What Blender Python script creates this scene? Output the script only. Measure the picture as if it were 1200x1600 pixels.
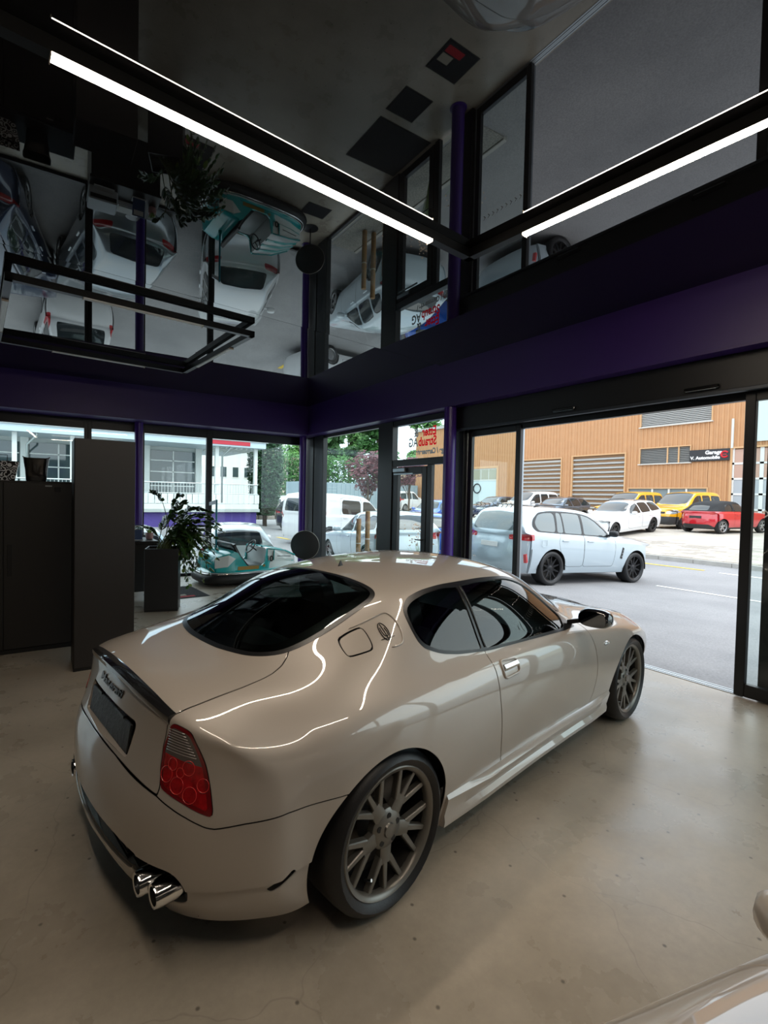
import bpy, bmesh, math, random
import numpy as np
from mathutils import Vector, Matrix

for _o in list(bpy.data.objects):
    bpy.data.objects.remove(_o, do_unlink=True)
SC = bpy.context.scene
COL = SC.collection
PI = math.pi

# ------------------------------------------------------------------ camera
# world axes follow the showroom: X runs towards the sliding-door front,
# Y runs towards the far glazed front, the camera stands over the origin
CAM_F, CAM_P, CAM_R, CAM_H, CAM_VA = 759.9, .028, .020, 1.682, 2.132
CAM_U0, CAM_V0 = 541.0, 796.0          # optical centre in the 1200 x 1600 frame
def _cam_axes():
    fw = np.array([0, math.cos(CAM_P), -math.sin(CAM_P)]); ri = np.array([1., 0, 0]); up = np.cross(ri, fw)
    r2 = math.cos(CAM_R)*ri + math.sin(CAM_R)*up; u2 = -math.sin(CAM_R)*ri + math.cos(CAM_R)*up
    th = -(CAM_VA - PI/2); c, s = math.cos(th), math.sin(th)
    M = np.array([[c, -s, 0], [s, c, 0], [0, 0, 1]])
    return M@r2, M@u2, M@fw
C_RI, C_UP, C_FW = _cam_axes()
C_POS = np.array([0, 0, CAM_H])
cd = bpy.data.cameras.new('camera'); cam = bpy.data.objects.new('camera', cd); COL.objects.link(cam)
cd.sensor_fit = 'HORIZONTAL'; cd.sensor_width = 36.0; cd.lens = 36.0*CAM_F/1200.0
cd.shift_x = (600-CAM_U0)/1200; cd.shift_y = (CAM_V0-800)/1200
cd.clip_start = .03; cd.clip_end = 500
cam.matrix_world = Matrix(((C_RI[0], C_UP[0], -C_FW[0], 0), (C_RI[1], C_UP[1], -C_FW[1], 0),
                           (C_RI[2], C_UP[2], -C_FW[2], CAM_H), (0, 0, 0, 1)))
SC.camera = cam

# ------------------------------------------------------------------ world, sun, exposure
SKY_STRENGTH = 2.2
SUN_STRENGTH = 1.2
LAMP_STRENGTH = 42.0
SC.view_settings.view_transform = 'Standard'
SC.view_settings.look = 'None'
SC.view_settings.gamma = 1.0
SC.view_settings.use_curve_mapping = False
SC.view_settings.exposure = 0.40
wd = bpy.data.worlds.new('overcast_sky'); SC.world = wd; wd.use_nodes = True
_n = wd.node_tree.nodes; _l = wd.node_tree.links
_bg = _n['Background']; _bg.inputs[1].default_value = SKY_STRENGTH
_tc = _n.new('ShaderNodeTexCoord'); _no = _n.new('ShaderNodeTexNoise'); _rp = _n.new('ShaderNodeValToRGB')
_no.inputs['Scale'].default_value = 2.2; _no.inputs['Detail'].default_value = 5
_rp.color_ramp.elements[0].position = .38; _rp.color_ramp.elements[0].color = (.62, .80, .98, 1)
_rp.color_ramp.elements[1].position = .60; _rp.color_ramp.elements[1].color = (.93, .97, 1, 1)
_l.new(_tc.outputs['Generated'], _no.inputs['Vector']); _l.new(_no.outputs['Fac'], _rp.inputs[0]); _l.new(_rp.outputs[0], _bg.inputs[0])
_sd = bpy.data.lights.new('sun_offscreen', 'SUN'); _sd.energy = SUN_STRENGTH; _sd.angle = math.radians(35); _sd.color = (1, .97, .92)
_so = bpy.data.objects.new('sun_offscreen', _sd); COL.objects.link(_so); _so.rotation_euler = (math.radians(28), math.radians(14), 0)

# ------------------------------------------------------------------ pixels to points (distance always from a plane it touches)
def px_ray(u, v):
    d = C_FW*CAM_F + C_RI*(u-CAM_U0) - C_UP*(v-CAM_V0); return d/np.linalg.norm(d)
def on_z(u, v, z=0.): d = px_ray(u, v); return C_POS + d*((z-CAM_H)/d[2])
def on_x(u, v, x): d = px_ray(u, v); return C_POS + d*(x/d[0])
def on_y(u, v, y): d = px_ray(u, v); return C_POS + d*(y/d[1])

# ------------------------------------------------------------------ materials
MATS = {}
def _set(b, k, v):
    if k in b.inputs: b.inputs[k].default_value = v
def rgb(h):
    h = h.lstrip('#'); v = [int(h[i:i+2], 16)/255 for i in (0, 2, 4)]
    return tuple((c/12.92 if c <= .04045 else ((c+.055)/1.055)**2.4) for c in v)
def mat(name, col, rough=.5, metal=0., spec=.5, coat=0., var=0., scale=8., bump=0., bscale=60., rvar=0., emit=None, estr=0., coatr=.03, ior=1.5, flake=0.):
    if name in MATS: return MATS[name]
    if isinstance(col, str): col = rgb(col)
    m = bpy.data.materials.new(name); m.use_nodes = True; nt = m.node_tree; n = nt.nodes; l = nt.links
    b = n['Principled BSDF']
    _set(b, 'Base Color', (*col, 1)); _set(b, 'Roughness', rough); _set(b, 'Metallic', metal); _set(b, 'Specular IOR Level', spec)
    _set(b, 'Coat Weight', coat); _set(b, 'Coat IOR', 1.65); _set(b, 'Coat Roughness', coatr); _set(b, 'IOR', ior)
    if emit is not None:
        _set(b, 'Emission Color', (*(rgb(emit) if isinstance(emit, str) else emit), 1)); _set(b, 'Emission Strength', estr)
    if var or rvar or bump:
        tc = n.new('ShaderNodeTexCoord'); no = n.new('ShaderNodeTexNoise')
        no.inputs['Scale'].default_value = scale; no.inputs['Detail'].default_value = 6; no.inputs['Roughness'].default_value = .6
        l.new(tc.outputs['Object'], no.inputs['Vector'])
        if var:
            hs = n.new('ShaderNodeMapRange'); hs.inputs[1].default_value = .25; hs.inputs[2].default_value = .75
            hs.inputs[3].default_value = 1-var; hs.inputs[4].default_value = 1+var
            mx = n.new('ShaderNodeVectorMath'); mx.operation = 'SCALE'; mx.inputs[0].default_value = col
            l.new(no.outputs['Fac'], hs.inputs[0]); l.new(hs.outputs[0], mx.inputs['Scale']); l.new(mx.outputs[0], b.inputs['Base Color'])
        if rvar:
            hr = n.new('ShaderNodeMapRange'); hr.inputs[1].default_value = .3; hr.inputs[2].default_value = .7
            hr.inputs[3].default_value = max(0, rough-rvar); hr.inputs[4].default_value = rough+rvar
            l.new(no.outputs['Fac'], hr.inputs[0]); l.new(hr.outputs[0], b.inputs['Roughness'])
        if bump:
            nb = n.new('ShaderNodeTexNoise'); nb.inputs['Scale'].default_value = bscale; nb.inputs['Detail'].default_value = 4
            l.new(tc.outputs['Object'], nb.inputs['Vector'])
            bp = n.new('ShaderNodeBump'); bp.inputs['Strength'].default_value = bump; bp.inputs['Distance'].default_value = .01
            l.new(nb.outputs['Fac'], bp.inputs['Height']); l.new(bp.outputs[0], b.inputs['Normal'])
    MATS[name] = m; return m
def glass_mat(name, tint=(1, 1, 1), ior=1.45, rough=0., refl=1.0):
    """thin sheet: straight-through transmission with a Fresnel reflection on top"""
    if name in MATS: return MATS[name]
    m = bpy.data.materials.new(name); m.use_nodes = True; nt = m.node_tree; n = nt.nodes; l = nt.links
    n.remove(n['Principled BSDF']); out = n['Material Output']
    tr = n.new('ShaderNodeBsdfTransparent'); tr.inputs[0].default_value = (*tint, 1)
    gl = n.new('ShaderNodeBsdfGlossy'); gl.inputs['Roughness'].default_value = rough; gl.inputs[0].default_value = (refl, refl, refl, 1)
    fr = n.new('ShaderNodeFresnel'); ge = n.new('ShaderNodeNewGeometry'); mi = n.new('ShaderNodeMapRange')
    mi.inputs[3].default_value = ior; mi.inputs[4].default_value = 1/ior      # same reflection from either side of the sheet
    l.new(ge.outputs['Backfacing'], mi.inputs[0]); l.new(mi.outputs[0], fr.inputs[0])
    mx = n.new('ShaderNodeMixShader')
    l.new(fr.outputs[0], mx.inputs[0]); l.new(tr.outputs[0], mx.inputs[1]); l.new(gl.outputs[0], mx.inputs[2]); l.new(mx.outputs[0], out.inputs[0])
    MATS[name] = m; return m

# ------------------------------------------------------------------ objects
def link(o, parent=None):
    COL.objects.link(o)
    if parent is not None: o.parent = parent
    return o
def empty(name, loc=(0, 0, 0), rz=0., parent=None, label=None, cat=None, group=None):
    o = bpy.data.objects.new(name, None); link(o, parent); o.empty_display_size = .1
    o.location = loc; o.rotation_euler = (0, 0, rz)
    tag(o, label, cat, group); return o
def tag(o, label=None, cat=None, group=None, kind=None):
    if label: o['label'] = label
    if cat: o['category'] = cat
    if group: o['group'] = group
    if kind: o['kind'] = kind
    return o
def copy_tree(o, parent=None):
    c = o.copy(); COL.objects.link(c); c.parent = parent
    for ch in list(o.children): copy_tree(ch, c)
    return c
def mesh_obj(name, verts, faces, material, parent=None, smooth=False, angle=None, normals=None):
    me = bpy.data.meshes.new(name)
    me.from_pydata([tuple(map(float, v)) for v in verts], [], [tuple(map(int, f)) for f in faces])
    if material is not None:
        for mm in (material if isinstance(material, (list, tuple)) else [material]): me.materials.append(mm)
    if smooth or angle is not None or normals is not None:
        me.polygons.foreach_set('use_smooth', [True]*len(me.polygons))
    me.update()
    if normals is not None:
        me.normals_split_custom_set_from_vertices([tuple(map(float, q)) for q in normals])
    elif angle is not None:
        me.set_sharp_from_angle(angle=math.radians(angle))
    o = bpy.data.objects.new(name, me); return link(o, parent)

class MB:
    """collects simple solids into one mesh"""
    def __init__(s): s.v = []; s.f = []
    def add(s, vs, fs):
        k = len(s.v); s.v += [tuple(map(float, p)) for p in vs]; s.f += [tuple(i+k for i in f) for f in fs]; return s
    def box(s, a, b, bev=0.):
        x0, x1 = sorted((a[0], b[0])); y0, y1 = sorted((a[1], b[1])); z0, z1 = sorted((a[2], b[2]))
        if bev <= 0:
            vs = [(x, y, z) for z in (z0, z1) for y in (y0, y1) for x in (x0, x1)]
            return s.add(vs, [(0, 2, 3, 1), (4, 5, 7, 6), (0, 1, 5, 4), (2, 6, 7, 3), (0, 4, 6, 2), (1, 3, 7, 5)])
        bev = min(bev, (x1-x0)*.49, (y1-y0)*.49, (z1-z0)*.49)
        vs = []; X = (x0, x1); Y = (y0, y1); Z = (z0, z1); idx = {}
        for i in (0, 1):
            for j in (0, 1):
                for k in (0, 1):
                    sx, sy, sz = 1-2*i, 1-2*j, 1-2*k
                    for ax in range(3):
                        p = [X[i]+sx*bev, Y[j]+sy*bev, Z[k]+sz*bev]; p[ax] = (X[i], Y[j], Z[k])[ax]
                        idx[(i, j, k, ax)] = len(vs); vs.append(tuple(p))
        fs = []
        for i in (0, 1):
            q = [idx[(i, a, b2, 0)] for a, b2 in ((0, 0), (1, 0), (1, 1), (0, 1))]; fs.append(q if i else q[::-1])
            q = [idx[(a, i, b2, 1)] for a, b2 in ((0, 0), (0, 1), (1, 1), (1, 0))]; fs.append(q if i else q[::-1])
            q = [idx[(a, b2, i, 2)] for a, b2 in ((0, 0), (1, 0), (1, 1), (0, 1))]; fs.append(q if i else q[::-1])
        for a in (0, 1):
            for b2 in (0, 1):
                fs.append((idx[(a, b2, 0, 0)], idx[(a, b2, 1, 0)], idx[(a, b2, 1, 1)], idx[(a, b2, 0, 1)]))
                fs.append((idx[(a, 0, b2, 0)], idx[(a, 1, b2, 0)], idx[(a, 1, b2, 2)], idx[(a, 0, b2, 2)]))
                fs.append((idx[(0, a, b2, 1)], idx[(1, a, b2, 1)], idx[(1, a, b2, 2)], idx[(0, a, b2, 2)]))
        for i in (0, 1):
            for j in (0, 1):
                for k in (0, 1): fs.append((idx[(i, j, k, 0)], idx[(i, j, k, 1)], idx[(i, j, k, 2)]))
        return s.add(vs, fs)
    def prism(s, poly, axis, a, b):
        """2D polygon extruded along axis (0,1,2) from a to b"""
        n = len(poly)
        def mk(p, t):
            q = list(p); q.insert(axis, t); return q
        vs = [mk(p, a) for p in poly]+[mk(p, b) for p in poly]
        fs = [tuple(range(n))[::-1], tuple(range(n, 2*n))]+[(i, (i+1) % n, n+(i+1) % n, n+i) for i in range(n)]
        return s.add(vs, fs)
    def cyl(s, p0, p1, r0, r1=None, n=16, cap=True):
        r1 = r0 if r1 is None else r1; p0 = Vector(p0); p1 = Vector(p1); d = (p1-p0).normalized()
        a = d.orthogonal().normalized(); b = d.cross(a)
        vs = [p0+(a*math.cos(t)+b*math.sin(t))*r0 for t in [2*PI*i/n for i in range(n)]]
        vs += [p1+(a*math.cos(t)+b*math.sin(t))*r1 for t in [2*PI*i/n for i in range(n)]]
        fs = [(i, (i+1) % n, n+(i+1) % n, n+i) for i in range(n)]
        if cap: fs += [tuple(range(n))[::-1], tuple(range(n, 2*n))]
        return s.add(vs, fs)
    def tube(s, pts, r, n=8, cap=True, closed=False):
        P = [Vector(p) for p in pts]; m = len(P); rr = r if isinstance(r, (list, tuple)) else [r]*m
        vs = []; up = None
        for i, p in enumerate(P):
            if closed: d = (P[(i+1) % m]-P[i-1]).normalized()
            else: d = (P[min(i+1, m-1)]-P[max(i-1, 0)]).normalized()
            if up is None: up = d.orthogonal().normalized()
            up = (up-d*up.dot(d)); up = up.normalized() if up.length > 1e-6 else d.orthogonal().normalized()
            b = d.cross(up)
            vs += [p+(up*math.cos(2*PI*k/n)+b*math.sin(2*PI*k/n))*rr[i] for k in range(n)]
        fs = []
        for i in range(m if closed else m-1):
            j = (i+1) % m
            fs += [(i*n+k, i*n+(k+1) % n, j*n+(k+1) % n, j*n+k) for k in range(n)]
        if cap and not closed: fs += [tuple(range(n))[::-1], tuple(range((m-1)*n, m*n))]
        return s.add(vs, fs)
    def lathe(s, prof, c=(0, 0, 0), axis=2, n=32, closed=False):
        """profile of (radius, height) spun about an axis through c"""
        vs = []; m = len(prof)
        for r, hh in prof:
            for k in range(n):
                t = 2*PI*k/n; p = [r*math.cos(t), r*math.sin(t)]; p.insert(axis, hh)
                vs.append((p[0]+c[0], p[1]+c[1], p[2]+c[2]))
        fs = []
        for i in range(m if closed else m-1):
            j = (i+1) % m
            fs += [(i*n+k, i*n+(k+1) % n, j*n+(k+1) % n, j*n+k) for k in range(n)]
        if not closed:
            if prof[0][0] > 1e-5: fs.append(tuple(range(n))[::-1])
            if prof[-1][0] > 1e-5: fs.append(tuple(range((m-1)*n, m*n)))
        return s.add(vs, fs)
    def loft(s, secs, cap=True, closed=True):
        n = len(secs[0]); vs = [p for q in secs for p in q]; fs = []
        for i in range(len(secs)-1):
            for k in range(n if closed else n-1):
                fs.append((i*n+k, i*n+(k+1) % n, (i+1)*n+(k+1) % n, (i+1)*n+k))
        if cap and closed: fs += [tuple(range(n))[::-1], tuple(range((len(secs)-1)*n, len(secs)*n))]
        return s.add(vs, fs)
    def xf(s, M):
        s.v = [tuple(M@Vector(p)) for p in s.v]; return s
    def build(s, name, material, parent=None, smooth=False, angle=None, fix=True):
        o = mesh_obj(name, s.v, s.f, material, parent)
        if fix:
            bm = bmesh.new(); bm.from_mesh(o.data); bmesh.ops.recalc_face_normals(bm, faces=bm.faces); bm.to_mesh(o.data); bm.free()
        if smooth or angle is not None:
            o.data.polygons.foreach_set('use_smooth', [True]*len(o.data.polygons))
            if angle is not None: o.data.set_sharp_from_angle(angle=math.radians(angle))
        return o

def crom(pts, n=6, closed=False):
    """Catmull-Rom through points"""
    P = [np.array(p, float) for p in pts]; m = len(P); out = []
    for i in range(m if closed else m-1):
        p0 = P[i-1] if (closed or i > 0) else 2*P[0]-P[1]
        p1 = P[i]; p2 = P[(i+1) % m]
        p3 = P[(i+2) % m] if (closed or i+2 < m) else 2*P[-1]-P[-2]
        for k in range(n):
            t = k/n
            out.append(.5*((2*p1)+(-p0+p2)*t+(2*p0-5*p1+4*p2-p3)*t*t+(-p0+3*p1-3*p2+p3)*t**3))
    if not closed: out.append(P[-1])
    return out
def rpoly(pts, r, n=4):
    """polygon with rounded corners; r a number or one per corner"""
    if not isinstance(r, (list, tuple)): pts = [p for i, p in enumerate(pts) if math.dist(p, pts[i-1]) > 1e-6]
    m = len(pts); out = []
    for i in range(m):
        p = np.array(pts[i], float); a = np.array(pts[i-1], float); b = np.array(pts[(i+1) % m], float)
        ri = r[i] if isinstance(r, (list, tuple)) else r
        da = a-p; db = b-p; la = np.linalg.norm(da); lb = np.linalg.norm(db); k = min(ri, la*.48, lb*.48)
        s0 = p+da/la*k; s1 = p+db/lb*k
        for q in range(n+1):
            t = q/n; out.append((1-t)**2*s0+2*t*(1-t)*p+t*t*s1)
    return out
def sd_poly(X, Y, poly):
    """signed distance of points to a closed polygon, positive inside"""
    P = np.array([[float(a), float(b)] for a, b in poly]); d = np.full(X.shape, 1e9); ins = np.zeros(X.shape, bool); m = len(P)
    for i in range(m):
        ax, ay = P[i]; bx, by = P[(i+1) % m]; ex, ey = bx-ax, by-ay; q = ex*ex+ey*ey
        if q < 1e-14: continue
        wx = X-ax; wy = Y-ay; t = np.clip((wx*ex+wy*ey)/q, 0, 1)
        d = np.minimum(d, np.hypot(wx-ex*t, wy-ey*t))
        c = (ay > Y) != (by > Y)
        if abs(ey) > 1e-12: ins ^= c & (X < ex*(Y-ay)/ey+ax)
    return np.where(ins, d, -d)

class PM:
    """polygon mesh with smooth normals that can be cut along implicit curves"""
    def __init__(s, v, n, f): s.v = np.asarray(v, float); s.n = np.asarray(n, float); s.f = f
    @property
    def x(s): return s.v[:, 0]
    @property
    def y(s): return s.v[:, 1]
    @property
    def z(s): return s.v[:, 2]
    def keep(s, phi):
        """the piece where phi > 0"""
        pos = phi > 0; nv = []; nn = []; cut = {}; F = []; base = len(s.v); V = s.v; N = s.n
        ph = phi.tolist(); pl = pos.tolist()
        def cp(a, b):
            k = (a, b) if a < b else (b, a)
            if k not in cut:
                t = ph[a]/(ph[a]-ph[b]); cut[k] = base+len(nv)
                nv.append(V[a]+(V[b]-V[a])*t); q = N[a]+(N[b]-N[a])*t; nn.append(q/(np.linalg.norm(q)+1e-12))
            return cut[k]
        for f in s.f:
            c = [pl[i] for i in f]
            if all(c): F.append(f); continue
            if not any(c): continue
            o = []; m = len(f)
            for k in range(m):
                a = f[k]; b = f[(k+1) % m]
                if pl[a]: o.append(a)
                if pl[a] != pl[b]: o.append(cp(a, b))
            if len(o) >= 3: F.append(tuple(o))
        V2 = np.vstack([V]+([np.array(nv)] if nv else [])); N2 = np.vstack([N]+([np.array(nn)] if nn else []))
        used = np.zeros(len(V2), bool)
        for f in F: used[list(f)] = True
        mp = np.cumsum(used)-1
        return PM(V2[used], N2[used], [tuple(int(mp[i]) for i in f) for f in F])
    def offset(s, d): return PM(s.v+s.n*d, s.n, s.f)
    def build(s, name, material, parent=None, flip=False):
        if not s.f: return None
        return mesh_obj(name, s.v, s.f, material, parent, normals=s.n)
    def thick(s, name, material, parent, d=-.004):
        """sheet with a folded-in rim of depth d"""
        from collections import Counter
        cnt = {}
        for f in s.f:
            for k in range(len(f)):
                a, b = f[k], f[(k+1) % len(f)]; key = (min(a, b), max(a, b)); cnt.setdefault(key, []).append((a, b))
        V = list(s.v); N = list(s.n); F = list(s.f); low = {}
        for key, e in cnt.items():
            if len(e) == 1:
                a, b = e[0]
                q = []
                for i in (a, b):
                    if i not in low: low[i] = len(V); V.append(s.v[i]+s.n[i]*d); N.append(s.n[i])
                F.append((b, a, low[a], low[b]))
        return mesh_obj(name, V, F, material, parent, normals=N)

def subdiv(verts, faces, level, iters=5):
    """Catmull-Clark limit surface that passes (nearly) through the given points"""
    tgt = np.array(verts, float); ctl = tgt.copy()
    me = bpy.data.meshes.new('_cage'); me.from_pydata([tuple(p) for p in tgt], [], faces); me.update()
    o = bpy.data.objects.new('_cage', me); COL.objects.link(o)
    md = o.modifiers.new('s', 'SUBSURF'); md.subdivision_type = 'CATMULL_CLARK'; md.levels = 1; md.use_limit_surface = True
    md.boundary_smooth = 'ALL'; md.quality = 6
    def ev(lv):
        md.levels = lv; me.vertices.foreach_set('co', ctl.ravel()); me.update()
        dg = bpy.context.evaluated_depsgraph_get(); dg.update()
        return o.evaluated_get(dg).to_mesh()
    n = len(tgt)
    for it in range(iters):
        r = ev(1); co = np.empty(len(r.vertices)*3); r.vertices.foreach_get('co', co)
        ctl += (tgt-co.reshape(-1, 3)[:n])*.9
    r = ev(level); co = np.empty(len(r.vertices)*3); r.vertices.foreach_get('co', co); co = co.reshape(-1, 3).copy()
    no = np.empty(len(r.vertices)*3); r.vertices.foreach_get('normal', no); no = no.reshape(-1, 3).copy()
    fs = [tuple(p.vertices) for p in r.polygons]
    bpy.data.objects.remove(o, do_unlink=True)
    return PM(co, no, fs)

def text_mesh(s, size, depth=.002, align='CENTER', bold=0., shear=0., spacing=1.):
    cu = bpy.data.curves.new('_t', 'FONT'); cu.body = s; cu.size = size; cu.extrude = depth/2; cu.align_x = align; cu.align_y = 'CENTER'
    cu.offset = bold; cu.shear = shear; cu.space_character = spacing; cu.resolution_u = 3
    o = bpy.data.objects.new('_t', cu); COL.objects.link(o)
    dg = bpy.context.evaluated_depsgraph_get(); dg.update()
    m = o.evaluated_get(dg).to_mesh()
    v = [tuple(p.co) for p in m.vertices]; f = [tuple(p.vertices) for p in m.polygons]
    bpy.data.objects.remove(o, do_unlink=True)
    return v, f
def text_obj(name, s, size, M, material, parent=None, **kw):
    v, f = text_mesh(s, size, **kw)
    return mesh_obj(name, [tuple(M@Vector(p)) for p in v], f, material, parent)
def frame_mat(o, xdir, ydir):
    """matrix whose local x, y run along the given directions"""
    x = Vector(xdir).normalized(); y = Vector(ydir); y = (y-x*y.dot(x)).normalized(); z = x.cross(y)
    return Matrix(((x[0], y[0], z[0], o[0]), (x[1], y[1], z[1], o[1]), (x[2], y[2], z[2], o[2]), (0, 0, 0, 1)))


# ------------------------------------------------------------------ showroom shell
XG, YG, ZB, ZC = 5.20, 10.0, 2.978, 3.592          # glass fronts, beam soffit, ceiling
XB, YB = 4.90, 9.42                                # beam faces
def floor_mat():
    m = bpy.data.materials.new('polished_concrete'); m.use_nodes = True; nt = m.node_tree; n = nt.nodes; l = nt.links; b = n['Principled BSDF']
    tc = n.new('ShaderNodeTexCoord')
    def noise(sc, det, ro, vec=None, dist=0.):
        q = n.new('ShaderNodeTexNoise'); q.inputs['Scale'].default_value = sc; q.inputs['Detail'].default_value = det; q.inputs['Roughness'].default_value = ro; q.inputs['Distortion'].default_value = dist
        l.new(vec or tc.outputs['Object'], q.inputs['Vector']); return q
    a = noise(.55, 5, .55); c = noise(2.6, 6, .60); e = noise(26, 5, .7)
    r1 = n.new('ShaderNodeValToRGB'); r1.color_ramp.elements[0].position = .30; r1.color_ramp.elements[0].color = (*rgb('#8f8576'), 1); r1.color_ramp.elements[1].position = .70; r1.color_ramp.elements[1].color = (*rgb('#bbb0a0'), 1)
    l.new(a.outputs['Fac'], r1.inputs[0])
    mr = n.new('ShaderNodeMapRange'); mr.inputs[1].default_value = .28; mr.inputs[2].default_value = .72; mr.inputs[3].default_value = .86; mr.inputs[4].default_value = 1.10; l.new(c.outputs['Fac'], mr.inputs[0])
    mr2 = n.new('ShaderNodeMapRange'); mr2.inputs[1].default_value = .3; mr2.inputs[2].default_value = .7; mr2.inputs[3].default_value = .93; mr2.inputs[4].default_value = 1.05; l.new(e.outputs['Fac'], mr2.inputs[0])
    mu = n.new('ShaderNodeMath'); mu.operation = 'MULTIPLY'; l.new(mr.outputs[0], mu.inputs[0]); l.new(mr2.outputs[0], mu.inputs[1])
    # hairline cracks and dark specks
    vo = n.new('ShaderNodeTexVoronoi'); vo.voronoi_dimensions = '2D'; vo.feature = 'DISTANCE_TO_EDGE'; vo.inputs['Scale'].default_value = .9; vo.inputs['Randomness'].default_value = 1
    wv = n.new('ShaderNodeVectorMath'); wv.operation = 'ADD'; nz = noise(1.1, 4, .6); sc = n.new('ShaderNodeVectorMath'); sc.operation = 'SCALE'; sc.inputs['Scale'].default_value = .55
    l.new(nz.outputs['Color'], sc.inputs[0]); l.new(tc.outputs['Object'], wv.inputs[0]); l.new(sc.outputs[0], wv.inputs[1]); l.new(wv.outputs[0], vo.inputs['Vector'])
    ck = n.new('ShaderNodeMapRange'); ck.inputs[1].default_value = .0; ck.inputs[2].default_value = .004; ck.inputs[3].default_value = .82; ck.inputs[4].default_value = 1; l.new(vo.outputs['Distance'], ck.inputs[0])
    vs = n.new('ShaderNodeTexVoronoi'); vs.voronoi_dimensions = '2D'; vs.inputs['Scale'].default_value = 3.1; l.new(tc.outputs['Object'], vs.inputs['Vector'])
    sp = n.new('ShaderNodeMapRange'); sp.inputs[1].default_value = .012; sp.inputs[2].default_value = .03; sp.inputs[3].default_value = .35; sp.inputs[4].default_value = 1; l.new(vs.outputs['Distance'], sp.inputs[0])
    m2 = n.new('ShaderNodeMath'); m2.operation = 'MULTIPLY'; l.new(mu.outputs[0], m2.inputs[0]); l.new(ck.outputs[0], m2.inputs[1])
    m3 = n.new('ShaderNodeMath'); m3.operation = 'MULTIPLY'; l.new(m2.outputs[0], m3.inputs[0]); l.new(sp.outputs[0], m3.inputs[1])
    vm = n.new('ShaderNodeVectorMath'); vm.operation = 'SCALE'; l.new(r1.outputs[0], vm.inputs[0]); l.new(m3.outputs[0], vm.inputs['Scale']); l.new(vm.outputs[0], b.inputs['Base Color'])
    rr = n.new('ShaderNodeMapRange'); rr.inputs[1].default_value = .3; rr.inputs[2].default_value = .7; rr.inputs[3].default_value = .22; rr.inputs[4].default_value = .40; l.new(c.outputs['Fac'], rr.inputs[0]); l.new(rr.outputs[0], b.inputs['Roughness'])
    bp = n.new('ShaderNodeBump'); bp.inputs['Strength'].default_value = .06; bp.inputs['Distance'].default_value = .01; l.new(c.outputs['Fac'], bp.inputs['Height']); l.new(bp.outputs[0], b.inputs['Normal'])
    _set(b, 'Specular IOR Level', .5)
    return m
M_FRAME = mat('frame_black', (.012, .012, .013), .38, .2, bump=.02, bscale=200)
M_ALU = mat('aluminium', '#9aa2a8', .35, .9)
M_PURPLE = mat('purple_paint', (.034, .012, .115), .42, var=.04, scale=6)
M_PURPLE2 = mat('purple_gloss', (.055, .018, .20), .30, var=.04, scale=6)
M_PANE = glass_mat('pane_glass', (.86, .95, .93), 1.5)
M_CEIL = mat('stretch_ceiling_black', (.004, .004, .0045), .012, spec=.9, bump=.010, bscale=.9, ior=1.6)
M_DARKWALL = mat('dark_wall', (.028, .027, .027), .6, var=.06, scale=3)

o = MB().box((-5.6, -6.6, -.20), (5.31, 10.12, 0)).build('floor', floor_mat()); tag(o, kind='structure', label='polished beige concrete floor with blotches and hairline cracks')
# two glossy ceiling panels meeting in a joint that runs slightly askew
def ceil_panel(pts, tilt=0.):
    m = MB(); n = len(pts)
    y0 = 9.5
    vs = [(x, y, ZC+tilt*(y0-y)) for x, y in pts]
    m.add(vs+[(x, y, z+.05) for x, y, z in vs], [tuple(range(n)), tuple(range(n, 2*n))[::-1]]+[(i, (i+1) % n, n+(i+1) % n, n+i) for i in range(n)])
    return m
jy = lambda x: 4.735+.115*x
ce = empty('ceiling'); tag(ce, kind='structure', label='black high-gloss stretch ceiling that mirrors the showroom and the forecourt')
ceil_panel([(-5.6, -6.6), (5.15, -6.6), (5.15, jy(5.15)-.002), (-5.6, jy(-5.6)-.002)]).build('ceiling_panel', M_CEIL, ce)
ceil_panel([(-5.6, jy(-5.6)+.002), (5.15, jy(5.15)+.002), (5.15, 9.9), (-5.6, 9.9)], .012).build('ceiling_panel', M_CEIL, ce)
m = MB(); m.add([(-5.6, jy(-5.6), ZC-.001), (5.15, jy(5.15), ZC-.001), (5.15, jy(5.15), ZC+.08), (-5.6, jy(-5.6), ZC+.14)], [(0, 1, 2, 3)]); m.build('joint_strip', M_FRAME, ce, fix=False)
# beams
o = MB().box((XB, -6.6, ZB), (XG+.12, 10.1, ZC+.24)).build('trim_1', M_PURPLE); tag(o, kind='structure', label='purple beam over the sliding-door front')
o = MB().box((-5.6, YB, ZB), (XB, YG+.12, ZC+.24)).build('trim_2', M_PURPLE); tag(o, kind='structure', label='purple beam over the far glazed front')
# closed sides behind the camera
o = MB().box((-5.6, -6.7, 0), (5.31, -6.5, ZC+.24)).build('wall_rear', M_DARKWALL); tag(o, kind='structure')
o = MB().box((-5.75, -6.6, 0), (-5.55, 10.12, ZC+.24)).build('wall_left', M_DARKWALL); tag(o, kind='structure')
o = MB().box((5.262, 1.02, 0), (5.40, 1.62, ZB)).build('wall_right', mat('dark_panel', (.010, .010, .011), .5)); tag(o, kind='structure')
o = MB().box((-5.8, -6.8, ZC+.24), (5.7, 10.6, ZC+.45)).build('trim_3', M_DARKWALL); tag(o, kind='structure', label='flat roof slab')

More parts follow.
